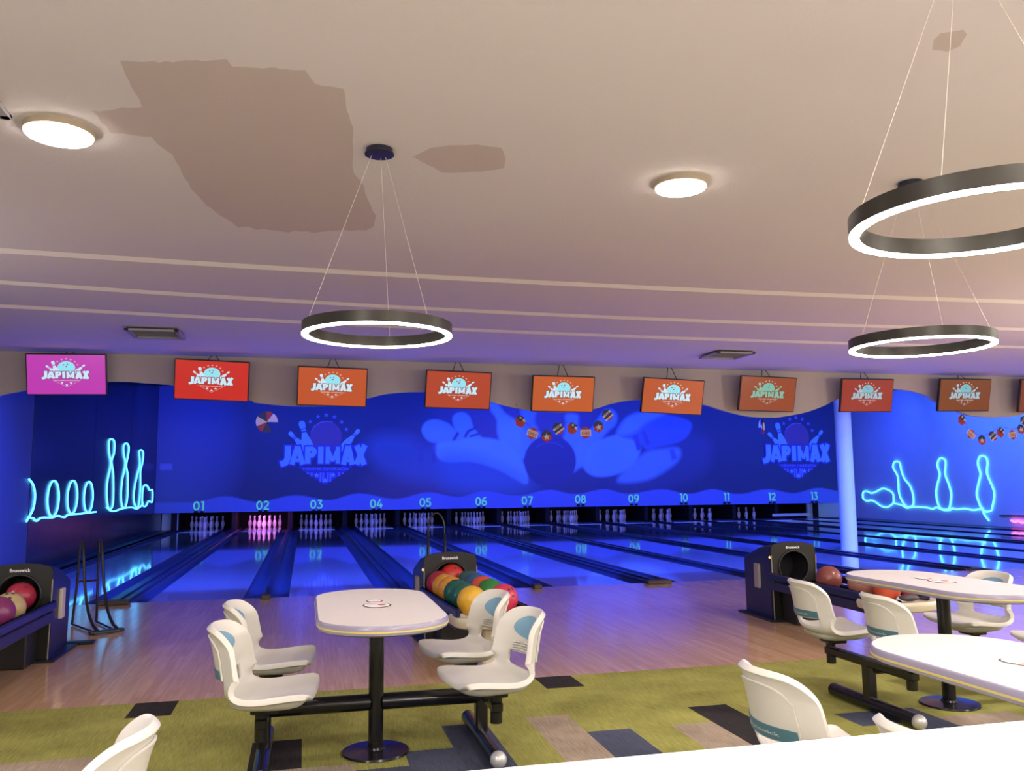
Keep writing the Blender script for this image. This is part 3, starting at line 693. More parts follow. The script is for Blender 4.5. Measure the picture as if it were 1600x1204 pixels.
def ell(cx_, cy_, rx, ry, n=12, lean=0): return [(cx_+rx*math.sin(2*math.pi*i/n)+lean*math.cos(2*math.pi*i/n), cy_-ry*math.cos(2*math.pi*i/n)) for i in range(n)]
figs = [('neon_ball', z4([(280, 545), (315, 590), (335, 660), (335, 750), (315, 840), (270, 920), (255, 950)], 0, 660, lk), False),
        ('neon_ball', z4(ell(512, 730, 55, 172, lean=8), 0, 660, lk), True), ('neon_ball', z4(ell(697, 717, 48, 160, lean=8), 0, 660, lk), True), ('neon_ball', z4(ell(852, 715, 43, 148, lean=6), 0, 660, lk), True),
        ('base_line', z4([(255, 950), (275, 915), (320, 920), (350, 945), (400, 915), (500, 912), (560, 895), (620, 910), (660, 885), (780, 875), (925, 857)], 0, 660, lk), False)]
neon('neon_sign', figs, XL, .016, 'cyan neon row of oval outlines at the left end of the dark wall')
figs = [('neon_pin', z4([(1050, 180), (1075, 158), (1100, 185), (1098, 290), (1075, 370), (1090, 500), (1092, 700), (1080, 810), (1045, 825), (1028, 720), (1032, 570), (1065, 400), (1050, 290)], 0, 660, lk), True),
        ('neon_pin', z4([(1190, 225), (1215, 198), (1238, 225), (1235, 300), (1215, 410), (1230, 520), (1225, 720), (1205, 815), (1175, 800), (1165, 700), (1175, 560), (1205, 400), (1190, 300)], 0, 660, lk), True),
        ('neon_pin', z4([(1340, 285), (1360, 262), (1378, 290), (1372, 380), (1352, 470), (1352, 620), (1335, 790), (1315, 815), (1290, 760), (1292, 640), (1320, 500), (1345, 400)], 0, 660, lk), True),
        ('neon_pin', z4([(1375, 640), (1395, 600), (1420, 610), (1440, 650), (1465, 645), (1470, 700), (1462, 765), (1430, 755), (1400, 805), (1370, 780)], 0, 660, lk), True),
        ('base_line', z4([(1030, 815), (1085, 852), (1180, 825), (1270, 815), (1315, 828), (1360, 800), (1375, 770)], 0, 660, lk), False)]
neon('neon_sign', figs, XL, .018, 'cyan neon outline of tall pins and a fallen pin on the dark left wall')
P = [VX(x, y, XR-.05) for x, y in z4([(1480, 668), (1510, 682), (1545, 672), (1580, 690), (1620, 680), (1700, 700)], 1330, 700, rk)]
tag(MB().tube(P, .03, 6).build('neon_sign', M['pinkneon']), 'short pink wavy neon tube low on the right wall', 'neon sign')
tag(MB().tube([VX(1562, 805, XR-.04), VX(1640, 806, XR-.04)], .02, 6).build('wall_cable', M['blackwire']), 'thin dark cable on the right wall above the pink neon', 'cable')

# ================================================================== LAMPS
def ring_pendant(x, y, z, label, wires=((-100, 0), (20, 1), (140, 2)), can=None, tilt=(0, 0)):
    t = empty('ring_pendant_lamp', (x, y, z)); tag(t, label, 'pendant lamp', 'ring pendant lamps')
    Ro, Ri, h = .405, .37, .062
    T = Matrix.Rotation(R(tilt[0]), 3, 'X') @ Matrix.Rotation(R(tilt[1]), 3, 'Y')
    def an(prof, n=72):
        mb = MB(); vs = []; k = len(prof)
        for i in range(n):
            a = 2*math.pi*i/n
            for r, zz in prof: vs.append(T @ Vector((r*math.cos(a), r*math.sin(a), zz)))
        fs = [(i*k+j, ((i+1) % n)*k+j, ((i+1) % n)*k+(j+1) % k, i*k+(j+1) % k) for i in range(n) for j in range(k)]
        return mb.add(vs, fs)
    an([(Ri, .004), (Ri, h), (Ro, h), (Ro, .004)]).build('ring', M['ring'], t, smooth=40)
    an([(Ri+.001, -.004), (Ri+.001, .004), (Ro-.001, .004), (Ro-.001, -.004)]).build('light_strip', M['ringlight'], t, smooth=40)
    cz = ZC[0]-z; cxy = can or (0, 0)
    MB().lathe([(.072, 0), (.080, .002), (.080, .008), (.072, .012), (.072, .034)], (cxy[0], cxy[1], cz-.034), 28).build('canopy', M['canopy'], t, smooth=40)
    for ang, k in wires:
        p = T @ Vector(((Ro-.018)*math.cos(R(ang)), (Ro-.018)*math.sin(R(ang)), h))
        MB().tube([p, (cxy[0]+.04*math.cos(R(ang)), cxy[1]+.04*math.sin(R(ang)), cz-.03)], .0011, 5).build('suspension_wire', M['wire'], t)
    return t
ring_pendant(.53, -6.12, 2.14, 'bronze ring pendant lamp hanging above the nearest whole table', ((170, 0), (75, 1), (32, 2)), can=(-.01, -.12))
ring_pendant(3.74, -6.42, 2.125, 'bronze ring pendant lamp at right, the lower and farther one', ((177, 0), (28, 1), (-62, 2)), tilt=(0, 0))
ring_pendant(2.32, -8.43, 2.175, 'large near ring pendant lamp cut off by the right edge', ((165, 0), (213, 1), (330, 2)), tilt=(0, 0))
ring_pendant(-1.0, -8.55, 2.17, 'ring pendant lamp above the left near table, out of view')
def flush(x, y, r, label):
    t = empty('flush_panel_lamp', (x, y, ZC[0])); tag(t, label, 'ceiling lamp', 'round flush ceiling lamps')
    MB().lathe([(r*.94, -.036), (r, -.032), (r, 0)], n=48).build('housing', M['housing'], t, smooth=40)
    MB().lathe([(r*.93, -.044), (r*.955, -.040), (r*.955, -.034)], n=48).build('diffuser', M['panel_light'], t, smooth=40)
flush(-1.09, -6.16, .165, 'round glowing flush ceiling lamp at upper left')
flush(2.35, -6.12, .158, 'round glowing flush ceiling lamp at upper right centre')

def vent(p, sx, sy, label, z):
    t = empty('ceiling_vent', (p[0], p[1], z)); tag(t, label, 'air vent', 'ceiling air vents')
    mb = MB(); f = .05
    for dx, dy, a, b in ((0, sy/2-f/2, sx, f), (0, -sy/2+f/2, sx, f), (sx/2-f/2, 0, f, sy), (-sx/2+f/2, 0, f, sy)): mb.cbox((dx, dy, -.012), (a, b, .024), .005)
    mb.build('frame', M['vent'], t)
    mb = MB()
    for k in range(1, 6):
        yy = -sy/2+f+(sy-2*f)*k/6; mb.box((0, yy, -.004), (sx-2*f, .05, .004), M=Matrix.Rotation(R(32), 3, 'X'))
    mb.build('louvre', M['vent'], t)
    MB().box((0, 0, .006), (sx-f, sy-f, .01)).build('duct', M['ventdark'], t)
vent((-1.51, -.62), .56, .56, 'square ceiling air vent at left above the first screens', 3.05)
vent((5.72, -.32), .56, .56, 'square ceiling air vent at right between the pendant lamps', 3.05)
vent((-1.60, -6.60), .66, .66, 'ceiling air vent cut off by the left edge of the photo', ZC[0])

# ================================================================== CHAIRS
PR_S = [(.220, -.026), (.216, -.008), (.200, .003), (.150, .003), (.08, -.004), (.0, -.012), (-.07, -.012), (-.125, -.002), (-.160, .022), (-.178, .060), (-.186, .10), (-.193, .143), (-.202, .186), (-.212, .226), (-.224, .260), (-.238, .288), (-.248, .300)]
def shell_pt(t, v, off=0.):
    t = min(max(t, 0), 1); av_ = min(abs(v), 1.)
    if t > .5: t = t-.25*((t-.5)/.5)**1.7*(1-math.sqrt(max(0, 1-av_**3.2)))
    else: t = t+.17*((.5-t)/.5)**2.2*(1-math.sqrt(max(0, 1-av_**4)))
    n = len(PR_S)-1; f = min(max(t, 0), .99999)*n; i = int(f); f -= i
    a = PR_S[max(i-1, 0)]; b = PR_S[i]; c = PR_S[i+1]; d = PR_S[min(i+2, n)]
    def cr(k): return .5*((2*b[k])+(-a[k]+c[k])*f+(2*a[k]-5*b[k]+4*c[k]-d[k])*f*f+(-a[k]+3*b[k]-3*c[k]+d[k])*f**3)
    x, z = cr(0), cr(1)
    w_ = .212 if t < .5 else .212-.024*min(1, (t-.5)/.3)
    bk = min(max((t-.40)/.2, 0), 1); bk = bk*bk*(3-2*bk)
    av = av_**3
    x += bk*(.098*v*v)*(1-max(0, t-.8)*1.2)
    z += (1-bk)*.020*av-(1-bk)*.004
    k = math.exp(-((t-.49)/.075)**2); x += .022*av*k; z += .036*av*k
    return Vector((x, v*w_, z))
def shell_n(t, v):
    e = .004; a = shell_pt(min(t+e, 1), v)-shell_pt(max(t-e, 0), v); b = shell_pt(t, min(v+.02, 1))-shell_pt(t, max(v-.02, -1))
    return a.cross(b).normalized()     # seat: points up / back: points forward
NU, NV = 48, 24
def make_chair():
    t = empty('swivel_chair', (0, 0, 0))
    VV = [math.sin(math.pi/2*(-1+2*j/NV)) for j in range(NV+1)]
    mb = MB(); vs = [shell_pt(i/NU, VV[j]) for i in range(NU+1) for j in range(NV+1)]; fs = []
    for i in range(NU):
        for j in range(NV):
            tt = (i+.5)/NU; vv = (VV[j]+VV[j+1])/2
            if .495 < tt < .60 and abs(vv) < .58: continue
            q = i*(NV+1)+j; fs.append((q, q+1, q+NV+2, q+NV+1))
    o = mb.add(vs, fs).build('seat_shell', M['shell'], t, smooth=180)
    s_ = o.modifiers.new('s', 'SOLIDIFY'); s_.thickness = .026; s_.offset = 1 if False else -1; s_.use_rim = True
    # make the shell grow away from the sitter whichever way the normals point
    nrm = o.data.polygons[5*NV+12].normal
    if nrm.z < 0: o.data.flip_normals()
    m_ = o.modifiers.new('b', 'SUBSURF'); m_.levels = 1; m_.render_levels = 2
    def patch(name, m, fn, t0, t1, v0, v1, inner, off, round_=False, nn=14, thick=.003):
        mb = MB(); vs = []; fs = []
        for k in range(2):
            for i in range(nn+1):
                for j in range(nn+1):
                    a, b = -1+2*i/nn, -1+2*j/nn
                    if round_:
                        a, b = a*math.sqrt(1-b*b/2), b*math.sqrt(1-a*a/2) if False else b*math.sqrt(1-(-1+2*i/nn)**2/2)
                    tt = (t0+t1)/2+a*(t1-t0)/2; vv = (v0+v1)/2+b*(v1-v0)/2
                    if fn: tt, vv = fn(tt, vv)
                    p = shell_pt(tt, vv); n = shell_n(tt, vv)
                    if n.x+n.z < 0: n = -n
                    base = .001 if inner else -.0262
                    sgn = 1 if inner else -1
                    vs.append(p+n*(base+sgn*(off+thick*k)))
        st = (nn+1)**2
        for k in range(2):
            for i in range(nn):
                for j in range(nn):
                    q = k*st+i*(nn+1)+j; fs.append((q, q+1, q+nn+2, q+nn+1) if k else (q, q+nn+1, q+nn+2, q+1))
        ring = [i for i in range(nn+1)]+[i*(nn+1)+nn for i in range(1, nn+1)]+[nn*(nn+1)+nn-i for i in range(1, nn+1)]+[(nn-i)*(nn+1) for i in range(1, nn)]
        for a in range(len(ring)): b = (a+1) % len(ring); fs.append((ring[a], ring[b], st+ring[b], st+ring[a]))
        return mb.add(vs, fs).build(name, m, t, smooth=40)
    patch('blue_inlay', M['pad'], None, .695, .870, -.60, .60, True, -.001, True)
    for k in range(4): patch('back_rib', M['shell'], None, .612+k*.0175, .619+k*.0175, -.54, .54, True, .001, thick=.009, nn=8)
    # raised rear panel with its label strip
    arch = lambda tt, vv: (.585+(tt-.585)/.30*(.30-.13*(1-math.sqrt(max(0, 1-(vv/.69)**4)))), vv)
    patch('rear_panel', M['shell'], arch, .585, .885, -.68, .68, False, .001, False, thick=.008)
    st = patch('label_strip', M['strip'], None, .592, .655, -.66, .66, False, .010, False, thick=.002)
    # deep underside tub, swivel plate and spindle
    mb = MB(); prof = [(.160, -.016), (.158, -.032), (.142, -.048), (.10, -.062), (.05, -.066)]
    vs = []; fs = []; n = 28
    for r, z in prof:
        for i in range(n):
            a = 2*math.pi*i/n; c_, s2 = math.cos(a), math.sin(a); q = (abs(c_)**4+abs(s2)**4)**-.25
            vs.append((r*q*c_*1.05+.018, r*q*s2, z-.010))
    for k in range(4):
        for i in range(n): fs.append((k*n+(i+1) % n, k*n+i, (k+1)*n+i, (k+1)*n+(i+1) % n))
    fs += [tuple(range(n)), tuple(range(5*n-1, 4*n-1, -1))]
    mb.add(vs, fs).build('underside', M['shell_under'], t, smooth=60)
    MB().cbox((0, 0, -.088), (.12, .12, .02), .004).build('mounting_plate', M['steel'], t)
    return t
chair0 = make_chair(); used = [False]
def place_chair(x, y, z, rz, label):
    o = chair0 if not used[0] else copy_tree(chair0); used[0] = True
    o.location = (x, y, z); o.rotation_euler = (0, 0, R(rz)); tag(o, label, 'chair', 'swivel chairs around the tables'); return o
# label strip text shared by all chairs (tiny pale script)
g = text_geo('Brunswick', .15, .020, .01)
def strip_text():
    vs = []
    for a, b in g[0]:
        tt = .6235+(b)*.9; vv = -a/.19; p = shell_pt(tt, vv); n = shell_n(tt, vv)
        if n.x+n.z < 0: n = -n
        vs.append(p-n*.0395)
    st = [c for c in chair0.children if c.name.startswith('label_strip')][0]
    MB().add(vs, g[1]).build('label_lettering', M['pale'], st)
strip_text()

# ================================================================== TABLES
ZT = .72
def outline(wx, ly, ys, n=14, inset=0.):
    # straight long sides up to ys, arcs at the ends
    w_ = wx-inset; L_ = ly-inset; k = L_-ys; rr = (w_*w_+k*k)/(2*k); cyy = L_-rr; a0 = math.asin(min(1, w_/rr)); out = []
    for s_ in (1, -1):
        for i in range(n+1):
            a = a0-2*a0*i/n; out.append((s_*rr*math.sin(a), s_*(cyy+rr*math.cos(a))))
    # round the corners by smoothing
    P = out; N = len(P); res = []
    for i in range(N):
        a, b, c = Vector(P[i-1]), Vector(P[i]), Vector(P[(i+1) % N])
        if (b-a).length > .2 or (c-b).length > .2:
            da = (a-b).normalized(); dc = (c-b).normalized(); r = .05
            for k2 in range(5):
                q = k2/4; p = (b+da*min(r, (a-b).length*.45))*(1-q)**2+b*2*q*(1-q)+(b+dc*min(r, (c-b).length*.9))*q*q; res.append((p.x, p.y))
        else: res.append((b.x, b.y))
    return res
def make_table():
    t = empty('bowling_table', (0, 0, 0))
    def shape(ins): return [(a, b+.03) for a, b in outline(.305, .69, .425, inset=ins)]
    def stack(levels, name, m, capb=True):
        mb = MB(); vs = []; fs = []; n = None
        for ins, z in levels:
            P = shape(ins); n = len(P); vs += [(x, y, z) for x, y in P]
        for k in range(len(levels)-1):
            for i in range(n): fs.append((k*n+(i+1) % n, k*n+i, (k+1)*n+i, (k+1)*n+(i+1) % n))
        fs += [tuple(range(n)), tuple(range(len(levels)*n-1, (len(levels)-1)*n-1, -1))]
        return mb.add(vs, fs).build(name, m, t, smooth=40)
    stack([(.008, ZT), (.008, ZT-.012)], 'tabletop', M['top'])
    stack([(.0075, ZT-.0005), (.004, ZT-.001), (.0005, ZT-.006), (0, ZT-.022), (.0, ZT-.024)], 'edge_band', M['rim'])
    stack([(-.002, ZT-.024), (-.002, ZT-.031)], 'edge_stripe', M['ystripe'])
    stack([(.0, ZT-.031), (.004, ZT-.042), (.02, ZT-.050)], 'lower_edge_band', M['rim'])
    # printed pin emblem, lying towards the seats
    lg = empty('pin_emblem', (0, 0, 0)) if False else None
    f = lambda a, b: (a, b, ZT+.0012)
    em = MB().flat(circ(.0, .0, .072, 28, .092), f).flat(circ(0, .165, .044, 24, .056), f).build('pin_emblem', M['ink'], t)
    f2 = lambda a, b: (a, b, ZT+.002)
    MB().flat(circ(.0, .0, .064, 28, .084), f2).flat(circ(0, .165, .037, 24, .048), f2).flat([(-.03, .08), (.03, .08), (.026, .13), (-.026, .13)], f2).build('emblem_white', M['whiteprint'], em)
    f3 = lambda a, b: (a, b, ZT+.0028)
    MB().flat([(-.034, .102), (.034, .102), (.032, .110), (-.032, .110)], f3).flat([(-.033, .118), (.033, .118), (.03, .126), (-.03, .126)], f3).flat(circ(.025, .005, .022, 14, .026), f3).flat([(-.05, .022), (.0, .03), (.0, .036), (-.05, .03)], f3).flat([(-.04, .045), (.01, .05), (.01, .055), (-.04, .051)], f3).build('emblem_red', M['red'], em)
    MB().lathe([(.038, .008), (.038, ZT-.05)], n=24).build('post', M['steel'], t, smooth=40)
    MB().lathe([(.168, .003), (.165, .012), (.05, .020), (.045, .03)], n=40).build('base_plate', M['steel'], t, smooth=40)
    MB().cbox((0, 0, ZT-.060), (.30, .30, .012), .003).build('top_bracket', M['steel'], t)
    for s_ in (-1, 1):
        MB().tube([(s_*.03, 0, .245), (s_*.53, 0, .245)], .040, 20).build('cross_beam', M['steel'], t, smooth=40)
        MB().cbox((s_*.54, 0, .145), (.062, .062, .235), .008).build('leg', M['steel'], t)
        MB().tube([(s_*.54, -.40, .042), (s_*.54, .36, .042)], .038, 18).build('foot_tube', M['steel'], t, smooth=40)
        mb = MB(); sphere(mb, (s_*.54, -.405, .042), .040); mb.build('ball_cap', M['cap_metal'], t, smooth=60)
        MB().cbox((s_*.54, 0, .275), (.055, .80, .05), .008).build('seat_bar', M['steel'], t)
        for q in (-1, 1): MB().tube([(s_*.54, q*.365, .20), (s_*.54, q*.365, .325)], .029, 16).build('seat_post', M['steel'], t, smooth=40)
    return t
tab0 = make_table()
TABS = [(.53, -6.25, 'cream-topped table with rounded ends, whole in view at the centre left', 'the whole table at centre left'),
        (3.93, -6.24, 'cream-topped table by the right ball return, cut by the right edge', 'the farther right table'),
        (2.51, -8.41, 'near cream-topped table at lower right beyond the white counter', 'the near right table'),
        (-.985, -8.60, 'table at lower left, below the edge of the photo', 'the lower left table')]
for i, (x, y, lab, short) in enumerate(TABS):
    t = tab0 if i == 0 else copy_tree(tab0); t.location = (x, y, .002); tag(t, lab, 'table', 'bowling tables')
SZ = .424
CH = {0: [(-1, -1, -7), (-1, 1, -5), (1, -1, 190), (1, 1, 189)], 1: [(-1, -1, -6), (-1, 1, -6), (1, -1, 182), (1, 1, 182)], 2: [(-1, -1, 0), (-1, 1, 0), (1, 1, 180), (1, -1, 180)], 3: [(1, 1, 176), (1, -1, 180), (-1, 1, 0)]}
for i, L_ in CH.items():
    x, y, lab, short = TABS[i]
    for sx, sy, rz in L_:
        place_chair(x+sx*(.63 if i == 2 else .52), y+sy*.365, SZ, rz, 'cream swivel chair on the %s side of %s, %s one' % ('left' if sx < 0 else 'right', short, 'nearer' if sy < 0 else 'farther'))

# ================================================================== BALL RETURNS
ballm = {}
def ball_mat(name, c, rough=.28):
    if name not in ballm: ballm[name] = mat('ball_'+name.replace(' ', '_'), c, rough, var=.18, vscale=9)
    return ballm[name]
def make_return(x, y, rz, label, L_=1.36):
    t = empty('ball_return', (x, y, 0), R(rz)); tag(t, label, 'ball return', 'ball return racks')
    # hood: front plate with a round opening, arched top, set on a deep body
    W_, H_ = .235, .72; oc = (.0, .505); orr = .150
    top = [(W_, .62), (W_-.003, .685), (W_-.02, .715), (.13, .737), (0, .748), (-.13, .737), (-W_+.02, .715), (-W_+.003, .685), (-W_, .62)]
    out = [(-W_+.02, 0), (W_-.02, 0)]+top
    hole = circ(oc[0], oc[1], orr, 32)
    vs2 = [Vector(p) for p in out]+[Vector(p) for p in hole]; n0 = len(out)
    rv, re, rf, ov, oe, of = geometry.delaunay_2d_cdt(vs2, [], [list(range(n0)), list(range(n0, n0+32))], 1, 1e-6)
    mb = MB(); k = len(rv)
    vs = [(p[0], 0, p[1]) for p in rv]+[(p[0], .04, p[1]) for p in rv]; fs = []
    for f, o_ in zip(rf, of):
        if 1 in o_ or 0 not in o_: continue
        fs.append(tuple(f)); fs.append(tuple(k+i for i in f[::-1]))
    mb.add(vs, fs)
    for P in (out, hole):
        n = len(P); mb.add([(a, 0, b) for a, b in P]+[(a, .04, b) for a, b in P], [(i, (i+1) % n, n+(i+1) % n, n+i) for i in range(n)])
    mb.build('hood_face', M['hood'], t)
    # raised lip around the opening
    MB().tube([(a, -.004, b) for a, b in circ(oc[0], oc[1], orr+.006, 32)], .010, 8, True).build('opening_rim', M['hood'], t, smooth=60)
    # throat behind the opening
    mb = MB(); P = circ(oc[0], oc[1], orr, 32); mb.add([(a, .04, b) for a, b in P]+[(a*.9, .26, b) for a, b in P], [((i+1) % 32, i, 32+i, 32+(i+1) % 32) for i in range(32)]+[tuple(range(32, 64))]); mb.build('throat', M['black'], t, smooth=60)
    # body behind, narrowing to the rear top
    yb = .62; body = []
    f0 = lambda a, b: (a, .04, b)
    rear = [(-W_+.03, 0), (W_-.03, 0)]+[(a*.9, b*.80) for a, b in top]
    side = [(-W_+.015, 0), (W_-.015, 0)]+[(a*.985, b*.985) for a, b in top]
    n = len(side); mid = [(a*.97, b*.955) for a, b in side]
    mb = MB().add([(a, .04, b) for a, b in side]+[(a, .30, b) for a, b in mid]+[(a, yb, b) for a, b in rear], [((i+1) % n, i, n+i, n+(i+1) % n) for i in range(n)]+[(n+(i+1) % n, n+i, 2*n+i, 2*n+(i+1) % n) for i in range(n)]+[tuple(range(2*n, 3*n))])
    mb.build('body', M['hoodside'], t)
    MB().cbox((-W_+.004, .30, .40), (.03, .10, .24), .006).build('side_label', M['vent'], t)
    MB().cbox((W_-.004, .30, .40), (.03, .10, .24), .006).build('side_label', M['tray'], t)
    for s_ in (-1, 1): MB().tube([(s_*(W_-.012), -.006, .02), (s_*(W_-.002), -.006, .62)], .006, 6).build('edge_trim', M['alum'], t)
    sm = MB(); sphere(sm, (-W_+.0, .02, .60), .012, n=12, k=8); sm.build('amber_light', M['sensor'], t)
    gg = text_geo('Brunswick', .145, .026, .02)
    MB().add([(a, -.002, b+.695) for a, b in gg[0]], gg[1]).build('hood_lettering', M['whiteprint'], t)
    MB().cbox((0, .28, .01), (.58, .72, .02), .004).build('foot_plate', M['cap'], t)
    # track: two outer rails, centre rib, bed
    for s_ in (-1, 1):
        MB().cbox((s_*.255, -L_/2, .425), (.035, L_, .07), .012).build('side_rail', M['rail'], t)
        MB().cbox((s_*.25, -L_/2, .34), (.02, L_*.98, .08), .006).build('side_skirt', M['hoodside'], t)
    MB().cbox((0, -L_/2, .385), (.04, L_, .03), .008).build('centre_rib', M['rail'], t)
    mb = MB()
    for s_ in (-.20, -.05, .05, .20): mb.tube([(s_, 0, .375), (s_, -L_, .375)], .010, 8)
    mb.build('runner', M['cap'], t)
    MB().cbox((0, -L_*.42, .335), (.48, L_*.8, .02), .006).build('bed', M['hood'], t)
    MB().cbox((0, -.16, .17), (.30, .26, .34), .01).build('under_housing', M['hood'], t)
    # rounded cream tray end
    P = [(-.30, -L_+.12)]+[(-.30+.0, -L_+.0)]+[(.30*math.cos(a), -L_-.04+.17*math.sin(a)) for a in [math.pi+math.pi*i/16 for i in range(17)]]+[(.30, -L_), (.30, -L_+.12)]
    mb = MB(); n = len(P)
    def sc_(k_, z): return [(x_*k_, (y_+L_-.05)*k_-L_+.05, z) for x_, y_ in P]
    lev = [sc_(.86, .33), sc_(.97, .345), sc_(1.0, .375), sc_(1.0, .395), sc_(.965, .41), sc_(.88, .395), sc_(.80, .385)]
    vs = [p for l in lev for p in l]; fs = []
    for k_ in range(len(lev)-1):
        for i in range(n): fs.append((k_*n+i, k_*n+(i+1) % n, (k_+1)*n+(i+1) % n, (k_+1)*n+i))
    fs += [tuple(range(n-1, -1, -1)), tuple(range((len(lev)-1)*n, len(lev)*n))]
    mb.add(vs, fs).build('tray', M['tray'], t, smooth=45)
    MB().cbox((0, -L_+.04, .165), (.15, .10, .33), .015).build('support_leg', M['tray'], t)
    return t
def ball(x, y, z, name, c, label):
    mb = MB(); sphere(mb, (0, 0, 0), .108, n=32, k=20); o = mb.build('bowling_ball', ball_mat(name, c), smooth=60); o.location = (x, y, z)
    T = Matrix.Rotation(random.uniform(0, 6.28), 3, 'Z') @ Matrix.Rotation(random.uniform(.3, 1.1), 3, 'X')
    for a, b in ((-.018, .02), (.018, .02), (0, -.035)):
        d = Vector((a, b, math.sqrt(.108**2-a*a-b*b))); MB().lathe([(.012, 0), (.012, .0006)], n=12, M=T @ d.to_track_quat('Z', 'Y').to_matrix(), c=T @ d).build('finger_hole', M['ink'], o)
    tag(o, label, 'bowling ball', 'balls on the return racks'); return o
rz1 = 3.4
make_return(1.40, -3.33, rz1, 'black ball return with hood and loaded rack in the centre, behind the table')
make_return(4.78, -3.25, -3, 'black and navy ball return at right with a mostly empty rack', 1.62)
make_return(-1.97, -3.33, 0, 'black ball return with hood cut off by the left edge', 1.8)
YEL = (.72, .40, .035); ORA = (.62, .27, .03); GRN = (.012, .11, .085); CRI = (.36, .02, .045); RED = (.58, .035, .03); TEAL = (.03, .11, .12); BLU = (.03, .10, .20); GR2 = (.03, .20, .04); PNK = (.62, .04, .09); ROR = (.62, .09, .04); BRN = (.22, .06, .05); SAL = (.42, .17, .13); CREAM = (.48, .36, .18)
def row(cx_, cy_, rz, s_, items):
    for k, (nm, c, lab, st) in enumerate(items):
        d = st; x = cx_+math.cos(R(rz))*s_*.125+math.sin(R(rz))*d; y = cy_+math.sin(R(rz))*s_*.125-math.cos(R(rz))*d
        ball(x, y, .385+.108, nm, c, lab)
row(1.40, -3.33, rz1, -1, [('crimson', CRI, 'dark crimson ball at the hood end of the left row in the centre rack', .13), ('orange', ORA, 'orange ball next after the crimson one in the centre rack', .35), ('amber', ORA, 'second orange ball, nearer one, in the centre rack', .57), ('dark green', GRN, 'dark green ball behind its twin in the centre rack', .79), ('deep green', GRN, 'dark green ball touching the yellow ball', 1.01), ('yellow', YEL, 'bright yellow ball at the tray end of the centre rack', 1.235)])
row(1.40, -3.33, rz1, 1, [('teal grey', TEAL, 'grey-green ball at the hood end of the right row', .16), ('blue', BLU, 'dark blue ball behind the orange-red one in the centre rack', .38), ('orange red', ROR, 'orange-red ball in the right row of the centre rack', .62), ('green', GR2, 'bright green ball between the orange-red ball and the chair', .84), ('pink', PNK, 'pinkish red ball at the tray end behind the chair back', 1.20)])
ball(1.42, -3.285, .535, 'red', RED, 'red ball coming out of the hood opening of the centre rack')
def atp(px, py, z): p = G(px, py, z); return p.x, p.y, z
p = G(1302, 903, .493); ball(4.585, p.y, .493, 'brown red', BRN, 'brownish red ball alone on the right rack behind the chair')
p = G(1346, 912, .493); ball(p.x, p.y, .493, 'salmon', SAL, 'salmon ball partly hidden by the tabletop on the right rack')
p = G(1382, 917, .493); ball(p.x+.02, p.y, .493, 'red orange', ROR, 'red-orange ball at the tray end of the right rack')
p = G(1418, 915, .493); ball(p.x+.10, p.y+.08, .493, 'crimson pink', PNK, 'crimson ball at the far side of the right rack tray')
tray_item = MB(); sphere(tray_item, (0, 0, 0), 1, n=20, k=10)
o = tray_item.build('wrist_glove', M['ink'], smooth=60); p = G(1418, 936, .41); o.location = (p.x, p.y-.02, .425); o.scale = (.085, .045, .028); tag(o, 'small black glove lying on the cream tray of the right rack', 'glove')
p = V(38, 928, -3.40); ball(-1.95, -3.36, .50, 'maroon', CRI, 'crimson ball in the hood opening of the left rack')
p = G(4, 950, .493); ball(-1.97+.125, p.y, .493, 'cream yellow', CREAM, 'pale yellow ball on the left rack at the photo edge')
ball(-1.97-.125, -3.33-.62, .493, 'left green', GRN, 'dark ball on the far row of the left rack at the photo edge')
ball(-1.97+.125, p.y-.222, .493, 'left purple', (.2, .03, .12), 'dark purple ball nearest on the left rack')

# ================================================================== RAMPS (tubular ball ramps for children)
def ramp(x, y, rz, label, hook=False, s=1.0):
    t = empty('ball_ramp', (x, y, 0), R(rz)); t.scale = (s, s, s); tag(t, label, 'ball ramp', 'tubular steel ball ramps')
    prof = [(.0, .80), (-.06, .80), (-.12, .70), (-.17, .52), (-.24, .34), (-.36, .17), (-.52, .07), (-.66, .04)]
    for q in (-.085, .085):
        MB().tube([(q, a, b) for a, b in spline(prof, 5, False)], .014, 8).build('slide_rail', M['ramp'], t, smooth=60)
        MB().tube([(q, 0, .80), (q*1.1, .02, .40), (q*1.3, .06, .014)], .012, 8).build('leg', M['ramp'], t, smooth=60)
    MB().tube([(-.095, .02, .42), (.095, .02, .42)], .010, 8).build('crossbar', M['ramp'], t)
    MB().cbox((0, -.64, .02), (.30, .07, .03), .006).build('foot_block', M['ramp'], t)
    MB().tube([(.11, .06, .014), (.085, -.62, .014)], .010, 8).build('floor_bar', M['ramp'], t); MB().tube([(-.11, .06, .014), (-.085, -.62, .014)], .010, 8).build('floor_bar', M['ramp'], t)
    if hook: MB().tube([(.085*math.cos(a), 0, .80+.17*math.sin(a)+(0.06 if 0 < a < 3.1 else 0)) for a in [math.pi*i/14 for i in range(15)]], .010, 8).build('handle_loop', M['ramp'], t, smooth=60)
    return t
ramp(-1.88, -1.55, 28, 'black tubular ball ramp standing on the approach beside the left ball return')
ramp(1.50, -1.85, -6, 'black tubular ball ramp with a hoop handle behind the centre ball return', True, 1.0)
tag(MB().cbox((-1.72, -2.62, .012), (.30, .10, .024), .005).build('floor_block', M['ramp']), 'flat black bar lying on the floor right of the left ball return', 'floor bar')

